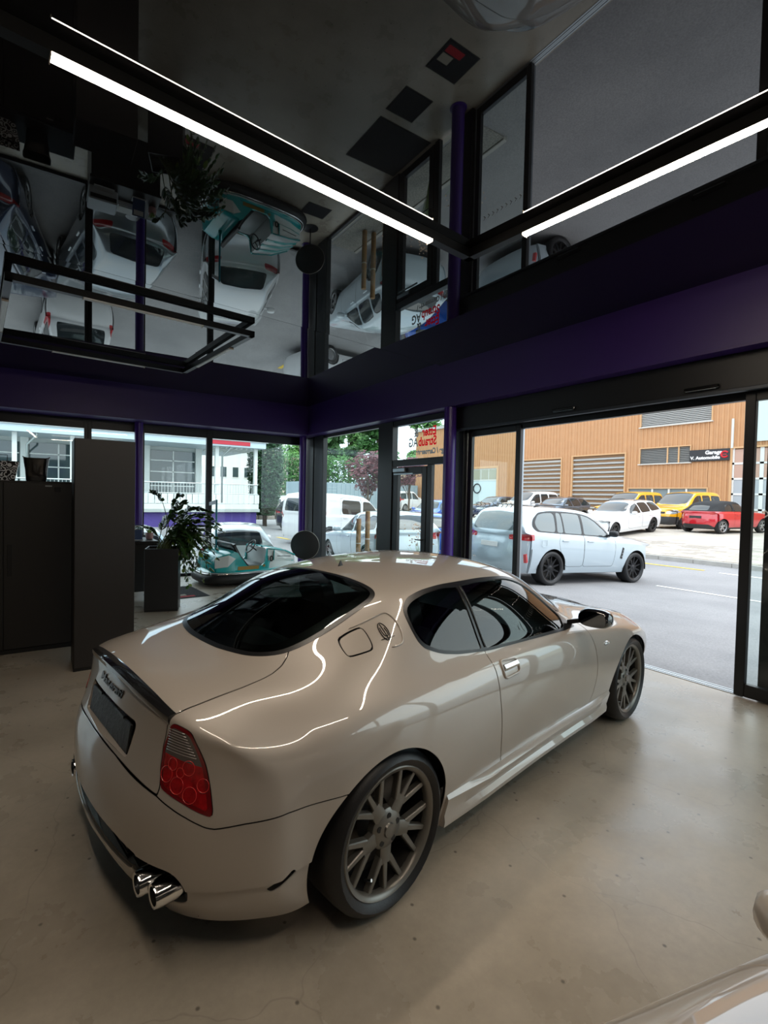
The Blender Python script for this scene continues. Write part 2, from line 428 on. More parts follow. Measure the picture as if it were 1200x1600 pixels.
def glazing(name, axis, c, a0, a1, z0, z1, fw=.06, dep=.07, label=None, sill=.06, head=.06, pane=True, pz=None):
    """framed pane in the plane x=c (axis 0) or y=c (axis 1) between a0 and a1"""
    e = empty(name); tag(e, kind='structure', label=label)
    def bx(p0, p1, q0, q1, nm):
        m = MB()
        if axis == 0: m.box((c-dep/2, p0, q0), (c+dep/2, p1, q1), .004)
        else: m.box((p0, c-dep/2, q0), (p1, c+dep/2, q1), .004)
        return m.build(nm, M_FRAME, e)
    bx(a0, a0+fw, z0, z1, 'frame_post'); bx(a1-fw, a1, z0, z1, 'frame_post')
    bx(a0+fw, a1-fw, z1-head, z1, 'frame_head'); bx(a0+fw, a1-fw, z0, z0+sill, 'frame_sill')
    if pane:
        m = MB(); p0, p1, q0, q1 = a0+fw, a1-fw, z0+sill, z1-head
        if axis == 0: m.add([(c, p0, q0), (c, p1, q0), (c, p1, q1), (c, p0, q1)], [(0, 1, 2, 3)])
        else: m.add([(p0, c, q0), (p1, c, q0), (p1, c, q1), (p0, c, q1)], [(0, 1, 2, 3)])
        m.build('pane', M_PANE, e, fix=False)
    return e
glazing('window_1', 1, YG, -5.55, -1.7, 0, ZB, head=.17, label='glazed bay at the far left of the far front')
glazing('window_2', 1, YG, -1.7, .72, 0, ZB, head=.17, label='glazed bay behind the black wardrobe')
glazing('window_3', 1, YG, .72, 1.62, 0, ZB, head=.17, label='narrow glazed bay beside the purple column')
glazing('window_4', 1, YG, 1.62, 2.93, 0, ZB, head=.17, label='glazed bay behind the planter')
glazing('window_5', 1, YG, 2.93, 5.08, 0, ZB, head=.17, label='glazed bay behind the bumper car')
w = glazing('window_6', 0, XG, 7.10, 9.62, 0, ZB, fw=.07, label='large fixed pane between the corner and the entrance door')
MB().box((XG-.06, 9.16, .005), (XG+.05, 9.55, ZB-.002), .006).build('corner_panel', mat('frame_graphite', (.030, .032, .034), .42, .3), w)
MB().box((XG-.05, 9.62, 0), (XG+.06, 10.06, ZB)).build('corner_fill', M_FRAME, w)
for k, (a, b) in enumerate(((-1.0, 1.02), (-3.0, -1.0), (-5.0, -3.0), (-6.5, -5.0))):
    glazing('window_%d' % (7+k), 0, XG, a, b, 0, ZB, fw=.07, label=('glazed bay next to the parked sliding leaf', 'second glazed bay along the street front', 'third glazed bay along the street front', 'last glazed bay by the rear wall')[k])
# entrance door with transom and side light
d = empty('door_1'); tag(d, kind='structure', label='black framed glass entrance door with lettered transom')
MB().box((XG-.06, 6.72, 0), (XG+.06, 7.10, ZB), .004).build('door_post', M_FRAME, d)
MB().box((XG-.05, 5.30, 2.20), (XG+.05, 6.72, 2.31), .004).build('transom_bar', M_FRAME, d)
MB().box((XG-.05, 5.30, 2.885), (XG+.05, 6.72, ZB), .004).build('head_bar', M_FRAME, d)
MB().box((XG-.05, 5.28, 0), (XG+.05, 5.47, ZB), .004).build('door_post', M_FRAME, d)
MB().add([(XG, 5.47, 2.31), (XG, 6.72, 2.31), (XG, 6.72, 2.885), (XG, 5.47, 2.885)], [(0, 1, 2, 3)]).build('transom_pane', M_PANE, d, fix=False)
MB().box((XG-.035, 5.74, 0), (XG+.035, 5.84, 2.20), .004).build('mullion', M_FRAME, d)
MB().add([(XG, 5.47, .03), (XG, 5.74, .03), (XG, 5.74, 2.2), (XG, 5.47, 2.2)], [(0, 1, 2, 3)]).build('side_light_pane', M_PANE, d, fix=False)
lf = empty('door_leaf', parent=d)
for p0, p1, q0, q1 in ((5.85, 5.96, .02, 2.18), (6.58, 6.71, .02, 2.18), (5.96, 6.58, 2.06, 2.18), (5.96, 6.58, .02, .14)):
    MB().box((XG-.04, p0, q0), (XG+.03, p1, q1), .004).build('leaf_rail', M_FRAME, lf)
MB().add([(XG, 5.96, .14), (XG, 6.58, .14), (XG, 6.58, 2.06), (XG, 5.96, 2.06)], [(0, 1, 2, 3)]).build('leaf_pane', M_PANE, lf, fix=False)
m = MB(); m.tube([(XG-.05, 5.90, 1.0), (XG-.09, 5.90, 1.0), (XG-.09, 6.03, 1.0)], .010, 8); m.build('lever_handle', M_FRAME, lf, smooth=True)
MB().box((XG-.09, 6.34, 2.10), (XG-.04, 6.66, 2.165), .006).build('door_closer', M_ALU, lf)
MB().box((XG-.10, 6.12, 2.055), (XG-.085, 6.62, 2.075)).build('closer_arm', M_ALU, lf)
# lettering on the transom, readable from the street, so reversed from inside
def street_text(nm, s, size, y, z, mt, sx=1.):
    v, f = text_mesh(s, size, depth=0., bold=.006)
    # reading direction +y as seen from outside (x > XG looking to -x)
    mesh_obj(nm, [(XG+.006, y+p[0]*sx, z+p[1]) for p in v], f, mt, d)
def vinyl(name, col):
    m = bpy.data.materials.new(name); m.use_nodes = True; n = m.node_tree.nodes; l = m.node_tree.links; n.remove(n['Principled BSDF'])
    a = n.new('ShaderNodeBsdfDiffuse'); b = n.new('ShaderNodeBsdfTranslucent'); x = n.new('ShaderNodeMixShader'); a.inputs[0].default_value = (*col, 1); b.inputs[0].default_value = (*col, 1); x.inputs[0].default_value = .6
    l.new(a.outputs[0], x.inputs[1]); l.new(b.outputs[0], x.inputs[2]); l.new(x.outputs[0], n['Material Output'].inputs[0]); return m
mr_ = vinyl('vinyl_red', (.65, .008, .02)); mg_ = vinyl('vinyl_grey', (.16, .16, .16))
street_text('lettering', 'Etter', .20, 5.86, 2.73, mr_, .82); street_text('lettering', '&', .20, 6.17, 2.73, mg_, .82)
street_text('lettering', 'Straub', .20, 5.90, 2.575, mr_, .82); street_text('lettering', 'AG', .20, 6.245, 2.575, mg_, .82)
street_text('lettering', 'ge / Carrosserie /', .115, 5.88, 2.415, mg_, .86)
# sliding door: operator box, rails, floor track, two leaves
d2 = empty('door_2'); tag(d2, kind='structure', label='automatic glass sliding door standing open')
MB().box((XG-.13, .40, 2.665), (XG+.02, 5.14, ZB), .006).build('operator_box', M_FRAME, d2)
MB().box((XG-.16, .40, 2.64), (XG-.10, 5.14, 2.672), .004).build('operator_lip', mat('lip_grey', '#3c4046', .35, .5), d2)
MB().box((XG+.02, .40, 2.588), (XG+.09, 5.14, ZB), .004).build('head_bar', M_FRAME, d2)
for yy in (3.42, 2.05):
    MB().box((XG-.165, yy-.14, 2.70), (XG-.13, yy+.14, 2.735), .008).build('motion_sensor', mat('sensor_black', (.006, .006, .006), .15), d2)
    MB().box((XG-.168, yy-.12, 2.697), (XG-.13, yy+.12, 2.701)).build('sensor_strip', M_ALU, d2)
for k in range(4):
    MB().box((XG-.015+.026*k, 1.70, .0), (XG+.005+.026*k, 5.14, .006+.004*(k % 2))).build('floor_track', mat('track_alu', '#c3c8cb', .4, .3), d2)
def leaf(x, y0, y1, nm='sliding_leaf'):
    e = empty(nm, parent=d2)
    MB().box((x-.03, y0, .015), (x+.03, y0+.075, 2.64), .005).build('leaf_stile', M_FRAME, e)
    MB().box((x-.03, y1-.075, .015), (x+.03, y1, 2.64), .005).build('leaf_stile', M_FRAME, e)
    MB().box((x-.03, y0+.075, .015), (x+.03, y1-.075, .125), .005).build('leaf_rail', M_FRAME, e)
    MB().box((x-.03, y0+.075, 2.56), (x+.03, y1-.075, 2.64), .005).build('leaf_rail', M_FRAME, e)
    MB().add([(x, y0+.075, .125), (x, y1-.075, .125), (x, y1-.075, 2.56), (x, y0+.075, 2.56)], [(0, 1, 2, 3)]).build('leaf_pane', M_PANE, e, fix=False)
    # row of chevron decals
    mw = mat('decal_white', (.72, .74, .75), .5); n = int((y1-y0-.2)/.075)
    for k in range(n):
        yy = y0+.11+.075*k; q = []
        m = MB()
        for s in (1, -1):
            m.add([(x-.004, yy, 1.60), (x-.004, yy+.015, 1.60), (x-.004, yy+.045, 1.60+s*.03), (x-.004, yy+.03, 1.60+s*.03)], [(0, 1, 2, 3)])
        m.build('chevron_decal', mw, e, fix=False)
    return e
leaf(XG+.03, 4.115, 5.02); leaf(XG-.03, .62, 1.75)
MB().box((XG+.0, 5.02, 0), (XG+.08, 5.14, 2.66), .004).build('door_post', M_ALU, d2)
MB().box((XG-.06, 5.04, 0), (XG-.0, 5.28, ZB), .004).build('jamb_panel', M_FRAME, d2)
MB().box((XG+.055, 4.118, .02), (XG+.09, 4.20, 2.6), .004).build('leaf_edge', M_ALU, d2)
# purple steel columns
def column(x, y, r, label):
    m = MB(); m.lathe([(r, 0), (r, ZB)], c=(x, y, 0), n=32); o = m.build('steel_column', M_PURPLE2, angle=40); tag(o, label, 'column')
    m = MB(); m.lathe([(r+.03, 0), (r+.03, .012), (r, .016)], c=(0, 0, 0), n=24); q = m.build('base_plate', M_PURPLE2, o); q.location = (x, y, 0)
column(4.98, 5.16, .088, 'round purple steel column between the entrance door and the sliding door')
column(4.94, 9.72, .075, 'round purple steel column in the glazed corner')
column(1.55, 9.80, .075, 'round purple steel column behind the planter and cabinet')
column(-1.7, 9.80, .075, 'round purple steel column left of the wardrobe')

# ------------------------------------------------------------------ ceiling lamps
M_TUBE = mat('lamp_diffuser_lit', (1, .9, .75), .5, emit=(1., .86, .70), estr=LAMP_STRENGTH)
M_TUBE0 = mat('lamp_diffuser_off', (.62, .62, .60), .35)
M_PROF = mat('lamp_profile_black', (.010, .010, .010), .35, .3)
def lamp_frame(label, cx, cy, rot, sx, sy, tube, lit):
    e = empty('ceiling_lamp', (cx, cy, ZC), rot, label=label, cat='lamp')
    for side, (p, q) in enumerate((((-sx/2, -sy/2), (sx/2, -sy/2)), ((sx/2, -sy/2), (sx/2, sy/2)), ((sx/2, sy/2), (-sx/2, sy/2)), ((-sx/2, sy/2), (-sx/2, -sy/2)))):
        p = Vector((*p, 0)); q = Vector((*q, 0)); dd = (q-p).normalized(); nn = Vector((-dd.y, dd.x, 0)); mid = (p+q)/2; L = (q-p).length
        def rect(a, b, w, z0, z1, nm, mt, bev=.004):
            m = MB(); m.box((-1, -1, -1), (1, 1, 1)); vs = []
            A = p+dd*a; B = p+dd*b
            vs = [A-nn*w, A+nn*w, B+nn*w, B-nn*w]
            m = MB(); m.add([(v.x, v.y, z0) for v in vs]+[(v.x, v.y, z1) for v in vs], [(0, 1, 2, 3), (4, 7, 6, 5), (0, 4, 5, 1), (1, 5, 6, 2), (2, 6, 7, 3), (3, 7, 4, 0)])
            return m.build(nm, mt, e)
        rect(-.03, L+.03, .030, -.066, -.001, 'profile', M_PROF)
        t = min(tube, L-.2)
        a = (L-t)/2
        # half-round diffuser
        m = MB(); secs = []
        for s in np.linspace(a, a+t, 2):
            c = p+dd*s
            secs.append([(c.x+nn.x*.027*math.cos(th), c.y+nn.y*.027*math.cos(th), -.066-.015*abs(math.sin(th))**.5) for th in np.linspace(0, PI, 9)])
        m.loft(secs); m.build('diffuser_offscreen' if lit and side in (0, 3) else 'diffuser', M_TUBE if lit else M_TUBE0, e)
        for s in (a-.004, a+t):
            rect(s, s+.004, .029, -.084, -.066, 'end_cap', mat('lamp_cap', (.5, .42, .33), .5))
    return e
ROT = math.radians(5.4)
def corner_frame(label, kx, ky, sx, sy, tube, lit):
    """placed by its corner towards the door and the far front"""
    c = Vector((kx, ky, 0))-Vector((math.cos(ROT), math.sin(ROT), 0))*sx/2-Vector((-math.sin(ROT), math.cos(ROT), 0))*sy/2
    return lamp_frame(label, c.x, c.y, ROT, sx, sy, tube, lit)
corner_frame('lit rectangular linear lamp frame on the ceiling above the coupe', 2.80, 2.745, 3.22, 3.30, 2.34, True)
corner_frame('unlit rectangular linear lamp frame on the ceiling before the far beam', 1.88, 7.78, 2.35, 2.28, 1.17, False)

# ------------------------------------------------------------------ car bodies
# half shell: a ring of side wall (levels 0..5, then the top ring) that runs tail -> flank -> nose,
# closed on top by a grid of S+1 stations by 7 rows (row 0 on the centre line)
TSH = np.array([0, .027, .10, .235, .46, .74, 1.0])
TYF = np.array([0, .25, .48, .67, .82, .93, 1.0])
def ring_end(xc, D, W, zc, ze, sgn):
    """seven points from the centre line round to the corner; sgn +1 tail, -1 nose"""
    return [(xc+sgn*D*TSH[k], W*TYF[k], zc+(ze-zc)*TYF[k]**2) for k in range(7)]
def shell(top, wall, level=3, iters=5):
    """top[i][j], wall[l][u]: on-surface points, y >= 0"""
    S = len(top)-1; nl = len(wall); U = 12+S
    V = []; key = {}
    def vid(k, p):
        if k not in key:
            key[k] = len(V); V.append(p)
        return key[k]
    def topk(i, j): return ('t', i, j)
    def wk(l, u):
        if l < nl: return ('w', l, u)
        if u <= 6: return ('t', 0, u)
        if u <= 6+S: return ('t', u-6, 6)
        return ('t', S, 12+S-u)
    def get(k):
        return top[k[1]][k[2]] if k[0] == 't' else wall[k[1]][k[2]]
    quads = []
    for l in range(nl):
        for u in range(U): quads.append((wk(l, u), wk(l, u+1), wk(l+1, u+1), wk(l+1, u)))
    for i in range(S):
        for j in range(6): quads.append((topk(i, j), topk(i, j+1), topk(i+1, j+1), topk(i+1, j)))
    F = []
    for q in quads:
        a = []
        b = []
        for k in q:
            p = get(k)
            a.append(vid((k, 1), p))
            mid = abs(p[1]) < 1e-6
            b.append(vid((k, 1) if mid else (k, -1), p if mid else (p[0], -p[1], p[2])))
        F.append(tuple(a)); F.append(tuple(b[::-1]))
    pm = subdiv(V, F, level, iters)
    # outward normals
    c = pm.v.mean(0)
    if ((pm.v-c)*pm.n).sum() < 0:
        pm.n = -pm.n; pm.f = [f[::-1] for f in pm.f]
    return pm

# ------------------------------------------------------------------ wheels (axis along y, outer face at +y), text
def tyre_part(parent, R, rr, w, n=40):
    h = w/2
    prof = [(rr-.004, -h*.80), (rr+.004, -h*.90), (rr+(R-rr)*.45, -h), (R-.02, -h*.93), (R-.004, -h*.74), (R, -h*.45),
            (R, h*.45), (R-.004, h*.74), (R-.02, h*.93), (rr+(R-rr)*.45, h), (rr+.006, h*.92), (rr-.004, h*.82)]
    m = MB(); m.lathe(prof, axis=1, n=n, closed=False)
    m.f = m.f[:-2]
    return m.build('tyre', M_TYRE, parent, angle=50)
def bar(m, a, b, wa, wb, ya, yb, th):
    """spoke bar between two points of the wheel plane (x, z)"""
    a = np.array(a, float); b = np.array(b, float); d = (b-a)/np.linalg.norm(b-a); p = np.array([-d[1], d[0]])
    def sec(c, w, y):
        out = []
        for (s, dy) in ((-1, -th), (-1, -.004), (-.72, 0), (.72, 0), (1, -.004), (1, -th)):
            q = c+p*w*s; out.append((q[0], y+dy, q[1]))
        return out
    mid = (a+b)/2
    m.loft([sec(a, wa, ya), sec(mid, (wa*.45+wb*.55), (ya+yb)/2), sec(b, wb, yb)])
def make_wheel(name, style, R, rr, w, rim_mat, dark=None, disc=True, parent=None):
    """tyre, rim, spokes, hub, brake disc; style picks the spoke pattern"""
    o = empty(name, parent=parent)
    h = w/2
    tyre_part(o, R, rr, w)
    m = MB(); m.lathe([(rr-.022, -h*.75), (rr, -h*.82), (rr, h*.80), (rr+.004, h*.86), (rr-.004, h*.90), (rr-.016, h*.80), (rr-.022, h*.60)], axis=1, n=48, closed=True)
    m.build('rim_barrel', mat('barrel_dark', (.03, .029, .028), .45, .5), o, angle=40)
    m = MB(); m.lathe([(rr+.004, h*.86), (rr-.003, h*.905), (rr-.018, h*.86), (rr-.024, h*.74), (rr-.022, h*.60), (rr-.002, h*.62), (rr+.002, h*.80)], axis=1, n=56, closed=True); m.build('rim', rim_mat, o, angle=50)
    f = h*.78
    m = MB()
    if style == 'trident':
        m.lathe([(.0, f-.006), (.030, f-.006), (.072, f-.012), (.082, f-.020), (.082, f-.05), (.0, f-.05)], axis=1, n=40)
        for k in range(5):
            t0 = -PI/2+.06+2*PI*k/5
            def P(r, t): return (r*math.cos(t), r*math.sin(t))
            bar(m, P(.05, t0), P(.138, t0), .032, .030, f-.012, f-.012, .03)
            for s in (-1, 0, 1):
                bar(m, P(.116, t0+s*.185), P(rr-.010, t0+s*.405), .0135, .0095, f-.013, f-.004, .028)
    elif style == 'star':
        m.lathe([(.0, f-.02), (.05, f-.02), (.07, f-.03), (.07, f-.06), (.0, f-.06)], axis=1, n=30)
        for k in range(10):
            t0 = 2*PI*k/10
            def P(r, t): return (r*math.cos(t), r*math.sin(t))
            for s in (-1, 1):
                bar(m, P(.055, t0), P(rr-.012, t0+s*.30), .012, .007, f-.025, f-.006, .02)
    elif style == 'five':
        m.lathe([(.0, f-.01), (.05, f-.012), (.07, f-.02), (.07, f-.05), (.0, f-.05)], axis=1, n=30)
        for k in range(5):
            t0 = PI/2+2*PI*k/5
            def P(r, t): return (r*math.cos(t), r*math.sin(t))
            for s in (-1, 1):
                bar(m, P(.05, t0+s*.25), P(rr-.012, t0+s*.2), .018, .014, f-.02, f-.006, .025)
    else:                                  # steel wheel with cover
        m.lathe([(.0, f-.004), (.05, f-.006), (rr*.55, f-.012), (rr*.8, f-.02), (rr-.014, f-.03), (rr-.014, f-.05), (0, f-.05)], axis=1, n=30)
        for k in range(9):
            t0 = 2*PI*k/9
            bar(m, (.06*math.cos(t0), .06*math.sin(t0)), ((rr-.03)*math.cos(t0), (rr-.03)*math.sin(t0)), .012, .02, f+.002, f-.012, .02)
    m.build('spokes', rim_mat, o, angle=35)
    if style == 'trident':
        m = MB(); m.lathe([(.0, f+.002), (.026, f+.001), (.030, f-.006)], axis=1, n=28); m.build('hub_cap', MATS.get('cap_grey') or mat('cap_grey', '#7d7a76', .3, .8), o, angle=40)
        for k in range(5):
            t0 = -PI/2+.06+2*PI*(k+.5)/5
            m = MB(); c = (.055*math.cos(t0), 0, .055*math.sin(t0))
            m.lathe([(.0, f-.0085), (.0125, f-.0085), (.0125, f-.03)], c=c, axis=1, n=14); m.build('bolt_hole', mat('hole_black', (.006, .006, .006), .6), o)
        m = MB(); m.cyl((.20*math.cos(-1.0), f-.03, .20*math.sin(-1.0)), (.185*math.cos(-1.0), f+.0, .185*math.sin(-1.0)), .006, n=8); m.build('tyre_valve', mat('chrome', (.8, .8, .8), .12, 1.), o)
    if disc:
        m = MB(); m.lathe([(.09, f-.10), (rr*.70, f-.10), (rr*.70, f-.125), (.09, f-.125)], axis=1, n=32, closed=True); m.build('brake_disc', mat('disc_steel', '#5a5652', .35, .9, var=.1, scale=40), o, angle=40)
        m = MB(); m.lathe([(0, f-.13), (rr-.022, f-.13), (rr-.022, f-.14), (0, f-.14)], axis=1, n=24); m.build('wheel_backing', mat('hole_black', (.006, .006, .006), .6), o)
    return o
M_TYRE = mat('tyre_rubber', (.012, .012, .013), .42, spec=.4, bump=.08, bscale=120)
M_BLACK = mat('satin_black', (.010, .010, .011), .35)
M_RUBBER = mat('seal_black', (.007, .007, .008), .28)
M_CHROME = mat('chrome', (.8, .8, .8), .12, 1.)

# ------------------------------------------------------------------ other vehicles from side profiles
FR = np.array([0, .25, .5, .70, .84, .94, 1.0]); CR = np.array([0, .02, .07, .17, .36, .66, 1.0])
def kit_points(sp):
    xs = sp['xs']; zc = sp['zc']; zb = [float(np.interp(x, *sp['zb'])) for x in xs]; w = [float(np.interp(x, *sp['w'])) for x in xs]
    rw = sp.get('rw', .72); top = []
    def row(x, c, b, ww):
        gh = c-b; k = min(1, max(0, (gh-.16)/.16)); yr = ww*rw
        A = [(0, c), (.5*yr, c-.010), (.86*yr, c-.032), (yr, c-.085), ((yr+ww-.05)/2+.012, (c-.085+b+.05)/2+.02), (ww-.055, b+.05), (ww-.015, b)]
        B = [((ww-.015)*FR[j], c-gh*CR[j]) for j in range(7)]
        return [(x, A[j][0]*k+B[j][0]*(1-k), A[j][1]*k+B[j][1]*(1-k)) for j in range(7)]
    x0, x1 = sp['tail'], sp['nose']; zt, zn = sp['tz'], sp['nz']; Wt, Wn = sp['tw'], sp['nw']; Dt, Dn = sp.get('td', .22), sp.get('nd', .40)
    zt0 = sp.get('zbot', .24)
    top.append(ring_end(x0+sp.get('tlean', .03), Dt*.8, Wt*.97, zt, float(np.interp(x0, *sp['zb'])), 1))
    for x, c, b, ww in zip(xs, zc, zb, w): top.append(row(x, c, b, ww))
    top.append(ring_end(x1-sp.get('nlean', .12), Dn*.8, Wn*.95, zn, zn-.03, -1))
    wall = []; fz = [0, .14, .33, .55, .75, .90]; bo = [.08, .035, .01, 0, .008, .02]; lo = [.09, .05, .015, 0, .0, .004]
    for l in range(6):
        zT = zt0+(zt-zt0)*fz[l]; zN = zt0+(zn-zt0)*fz[l]
        ze = zt0+(float(np.interp(x0, *sp['zb']))-zt0)*fz[l]
        r = ring_end(x0+bo[l]+sp.get('tlean', .03)*fz[l]**2, Dt, Wt-lo[l]*.6, zT, ze, 1)
        for x, b, ww in zip(xs, zb, w): r.append((x, ww-lo[l], zt0+(b-zt0)*fz[l]))
        r += ring_end(x1-[.10, .02, .0, .01, .04, .08][l]*1.0, Dn, Wn-lo[l]*.6, zN, zN, -1)[::-1]
        wall.append(r)
    # keep corner stations from folding over
    for l in range(6):
        r = wall[l]
        r[7] = (max(r[7][0], r[6][0]+.12), r[7][1], r[7][2]); n = 6+len(xs)
        r[n] = (min(r[n][0], r[n+1][0]-.12), r[n][1], r[n][2])
    return top, wall
def make_car(name, label, sp, paint, loc, yaw, level=2, group=None, glass=None, pitch=0., rim=None, cat='car', trim=None):
    car = empty(name, loc, yaw, label=label, cat=cat, group=group); car.rotation_euler = (0, pitch, yaw)
    G = glass or mat('tinted_glass', (.02, .026, .028), .04, spec=.9)
    pm = shell(*kit_points(sp), level=level, iters=4)
    def ay(p): return np.abs(p.y)
    g = sp.get('gap', .004)
    def fside(p, P): return np.minimum(sd_poly(p.x, p.z, P), ay(p)-.42)
    xr, xf = 0., sp['wb']; ar = sp['ar']; R = sp['R']
    def farch(p): return np.maximum(ar-np.hypot(p.x-xr, p.z-R), ar-np.hypot(p.x-xf, p.z-R))+np.where(ay(p) > .5, 0, -1)
    b = pm.keep(-farch(pm)); inner = b
    # glass
    DL = [rpoly(P, r, 3) for P, r in sp['side']]
    WSp = rpoly(sp['ws']+[(x, -y) for x, y in sp['ws'][::-1]], .05, 3)
    fws = lambda p: np.minimum(sd_poly(p.x, p.y, WSp), p.z-sp['wz'])
    RGp = rpoly(sp['rg'], .06, 3)
    frg = lambda p: np.minimum(sd_poly(p.y, p.z, RGp), sp.get('rgx', .2)-p.x)
    q = b.keep(fws(b)); q.offset(-.002).build('windshield', G, car); b = b.keep(-fws(b))
    q = b.keep(frg(b)); q.offset(-.002).build('rear_window', G, car); b = b.keep(-frg(b))
    if 'dlo' in sp:
        BP = rpoly(sp['dlo'], .08, 3); q = b.keep(fside(b, BP)); b = b.keep(-fside(b, BP))
        band = q
        for P in DL: band = band.keep(-fside(band, P))
        for s in (-1, 1):
            tb = band.keep(band.y*s).build('window_band', M_RUBBER, car)
            for P in DL: q.keep(np.minimum(fside(q, P), q.y*s)).offset(-.004).build('side_window', G, tb)
        DL = []
    for P in DL:
        q = b.keep(fside(b, P)); b = b.keep(-fside(b, P))
        for s in (-1, 1):
            qq = q.keep(q.y*s)
            if qq.f:
                edge = qq.keep(.016-fside(qq, P)); 
                pn = qq.keep(fside(qq, P)-.016).offset(-.004).build('side_window', G, car)
                edge.build('window_seal', M_RUBBER, pn or car)
    if 'soft' in sp:                       # fabric roof
        ft = lambda p: p.z-np.interp(p.x, *sp['soft'])
        t = b.keep(np.minimum(ft(b), sp['softx']-b.x)); b = b.keep(-np.minimum(ft(b), sp['softx']-b.x))
        t.offset(.004).build('fabric_roof', mat('soft_top_black', (.012, .012, .013), .85, bump=.2, bscale=300), car)
    # lamps
    TL = rpoly(sp['tl'], .03, 3); HL = rpoly(sp['hl'], .04, 3)
    ftl = lambda p: np.minimum(sd_poly(ay(p), p.z, TL), sp.get('tlx', -.15)-p.x)
    fhl = lambda p: np.minimum(sd_poly(ay(p), p.z, HL), p.x-(xf+.1))
    q = b.keep(ftl(b)); b = b.keep(-ftl(b))
    for s in (-1, 1): q.keep(q.y*s).offset(.002).build('tail_lamp', mat('car_lamp_red', (.45, .012, .016), .1, coat=1.), car)
    q = b.keep(fhl(b)); b = b.keep(-fhl(b))
    for s in (-1, 1): q.keep(q.y*s).build('headlamp', mat('car_lamp_clear', (.5, .54, .56), .08, .3, coat=1.), car)
    if 'grille' in sp:
        GP = rpoly(sp['grille'], .04, 3); fg = lambda p: np.minimum(sd_poly(p.y, p.z, GP), p.x-xf)
        q = b.keep(fg(b)); b = b.keep(-fg(b)); q.offset(-.02).build('grille', M_BLACK, car)
    # unpainted bumpers / cladding
    if trim is not None and 'clad' in sp:
        fc = lambda p: np.interp(p.x, *sp['clad'])-p.z
        q = b.keep(fc(b)); b = b.keep(-fc(b)); q.build('lower_cladding', trim, car)
    for D in sp.get('doors', []):
        DP = rpoly(D, .06, 3)
        q = b.keep(fside(b, DP)-g); b = b.keep(-fside(b, DP)-g)
        for s in (-1, 1):
            dr = q.keep(q.y*s).build('door', paint, car)
            hx, hz = D[0][0]+.10, sp.get('hz', .92)
            hw = max(v[1]*s for v in [tuple(x) for x in q.v[(np.abs(q.v[:, 0]-hx-.08) < .12) & (np.abs(q.v[:, 2]-hz) < .08)]] or [(0, 0, 0)])
            if hw > .3:
                m = MB(); m.box((hx, s*(hw-.01), hz-.014), (hx+.20, s*(hw+.022), hz+.014), .008); m.build('door_handle', paint, dr)
    b.build('body_shell', paint, car)
    inner.offset(-.012).keep(np.minimum(sp.get('linz', .8)-inner.z, 1)).build('gap_shade_skin', M_BLACK, car)  # black sheet inside the shell puts dark shade into the panel gaps
    # wheel houses, floor
    for x in (xr, xf):
        for s in (-1, 1):
            wy = float(np.interp(x, *sp['w']))
            m = MB(); m.add([(x+(ar+.008)*math.cos(t), s*yy, R+(ar+.008)*math.sin(t)) for yy in (.5, wy-.04) for t in np.linspace(-.1, PI+.1, 16)], [(i, i+1, 17+i, 16+i) for i in range(15)]+[tuple(range(16))])
            m.build('wheel_house', mat('wheelhouse_black', (.006, .006, .006), .8), car)
    zb0 = sp.get('zbot', .24)
    m = MB(); m.box((sp['tail']+.35, -.5, zb0-.02), (sp['nose']-.4, .5, zb0+.05)); m.box((ar+.02, -sp['tw']+.05, zb0-.01), (xf-ar-.02, sp['tw']-.05, zb0+.05)); m.build('underbody', M_BLACK, car)
    # mirrors
    mx, mz = sp['mirror']; wy = float(np.interp(mx, *sp['w']))
    for s in (-1, 1):
        m = MB(); secs = []
        for (dx, k) in ((-.07, .6), (-.05, .95), (.0, 1.), (.05, .8), (.075, .4)):
            secs.append([(mx+dx, s*(wy+.10+.11*k*math.copysign(abs(math.cos(t))**.7, math.cos(t))), mz+.075*k*math.copysign(abs(math.sin(t))**.7, math.sin(t))) for t in [2*PI*i/12 for i in range(12)]])
        m.loft(secs); m.box((mx-.03, s*(wy-.09), mz-.07), (mx+.03, s*(wy+.08), mz-.03)); m.build('wing_mirror', sp.get('mmat') or paint, car, angle=60)
    # plate
    if 'plate' in sp:
        px_, pz_, pc = sp['plate']
        m = MB(); m.box((px_-.012, -.26, pz_-.055), (px_, .26, pz_+.055), .003); m.build('number_plate', pc, car)
    if 'fplate' in sp:
        m = MB(); m.box((sp['fplate'][0], -.26, sp['fplate'][1]-.055), (sp['fplate'][0]+.012, .26, sp['fplate'][1]+.055), .003); m.build('number_plate', mat('plate_white', (.75, .75, .73), .5), car)
    if sp.get('rails'):
        for s in (-1, 1):
            m = MB(); yr = float(np.interp(.8, *sp['w']))*sp.get('rw', .72)*.93
            m.tube([(x, s*yr, z) for x, z in sp['rails']], .014, 6); m.build('roof_rail', M_BLACK, car, smooth=True)
    rim = rim or mat('alloy_silver', '#9a9a9a', .35, .85)
    w0 = make_wheel('wheel', sp['style'], R, sp['rr'], sp.get('tyw', .235), rim, disc=sp['style'] != 'steel', parent=car)
    for i, (x, y, rz) in enumerate(((xr, -1, PI), (xf, -1, PI), (xr, 1, 0), (xf, 1, 0))):
        o = w0 if i == 0 else copy_tree(w0, car)
        wy = float(np.interp(x, *sp['w']))-sp.get('tyw', .235)/2-.02
        o.location = (x, y*wy, R); o.rotation_euler = (0, 0, rz)
    return car

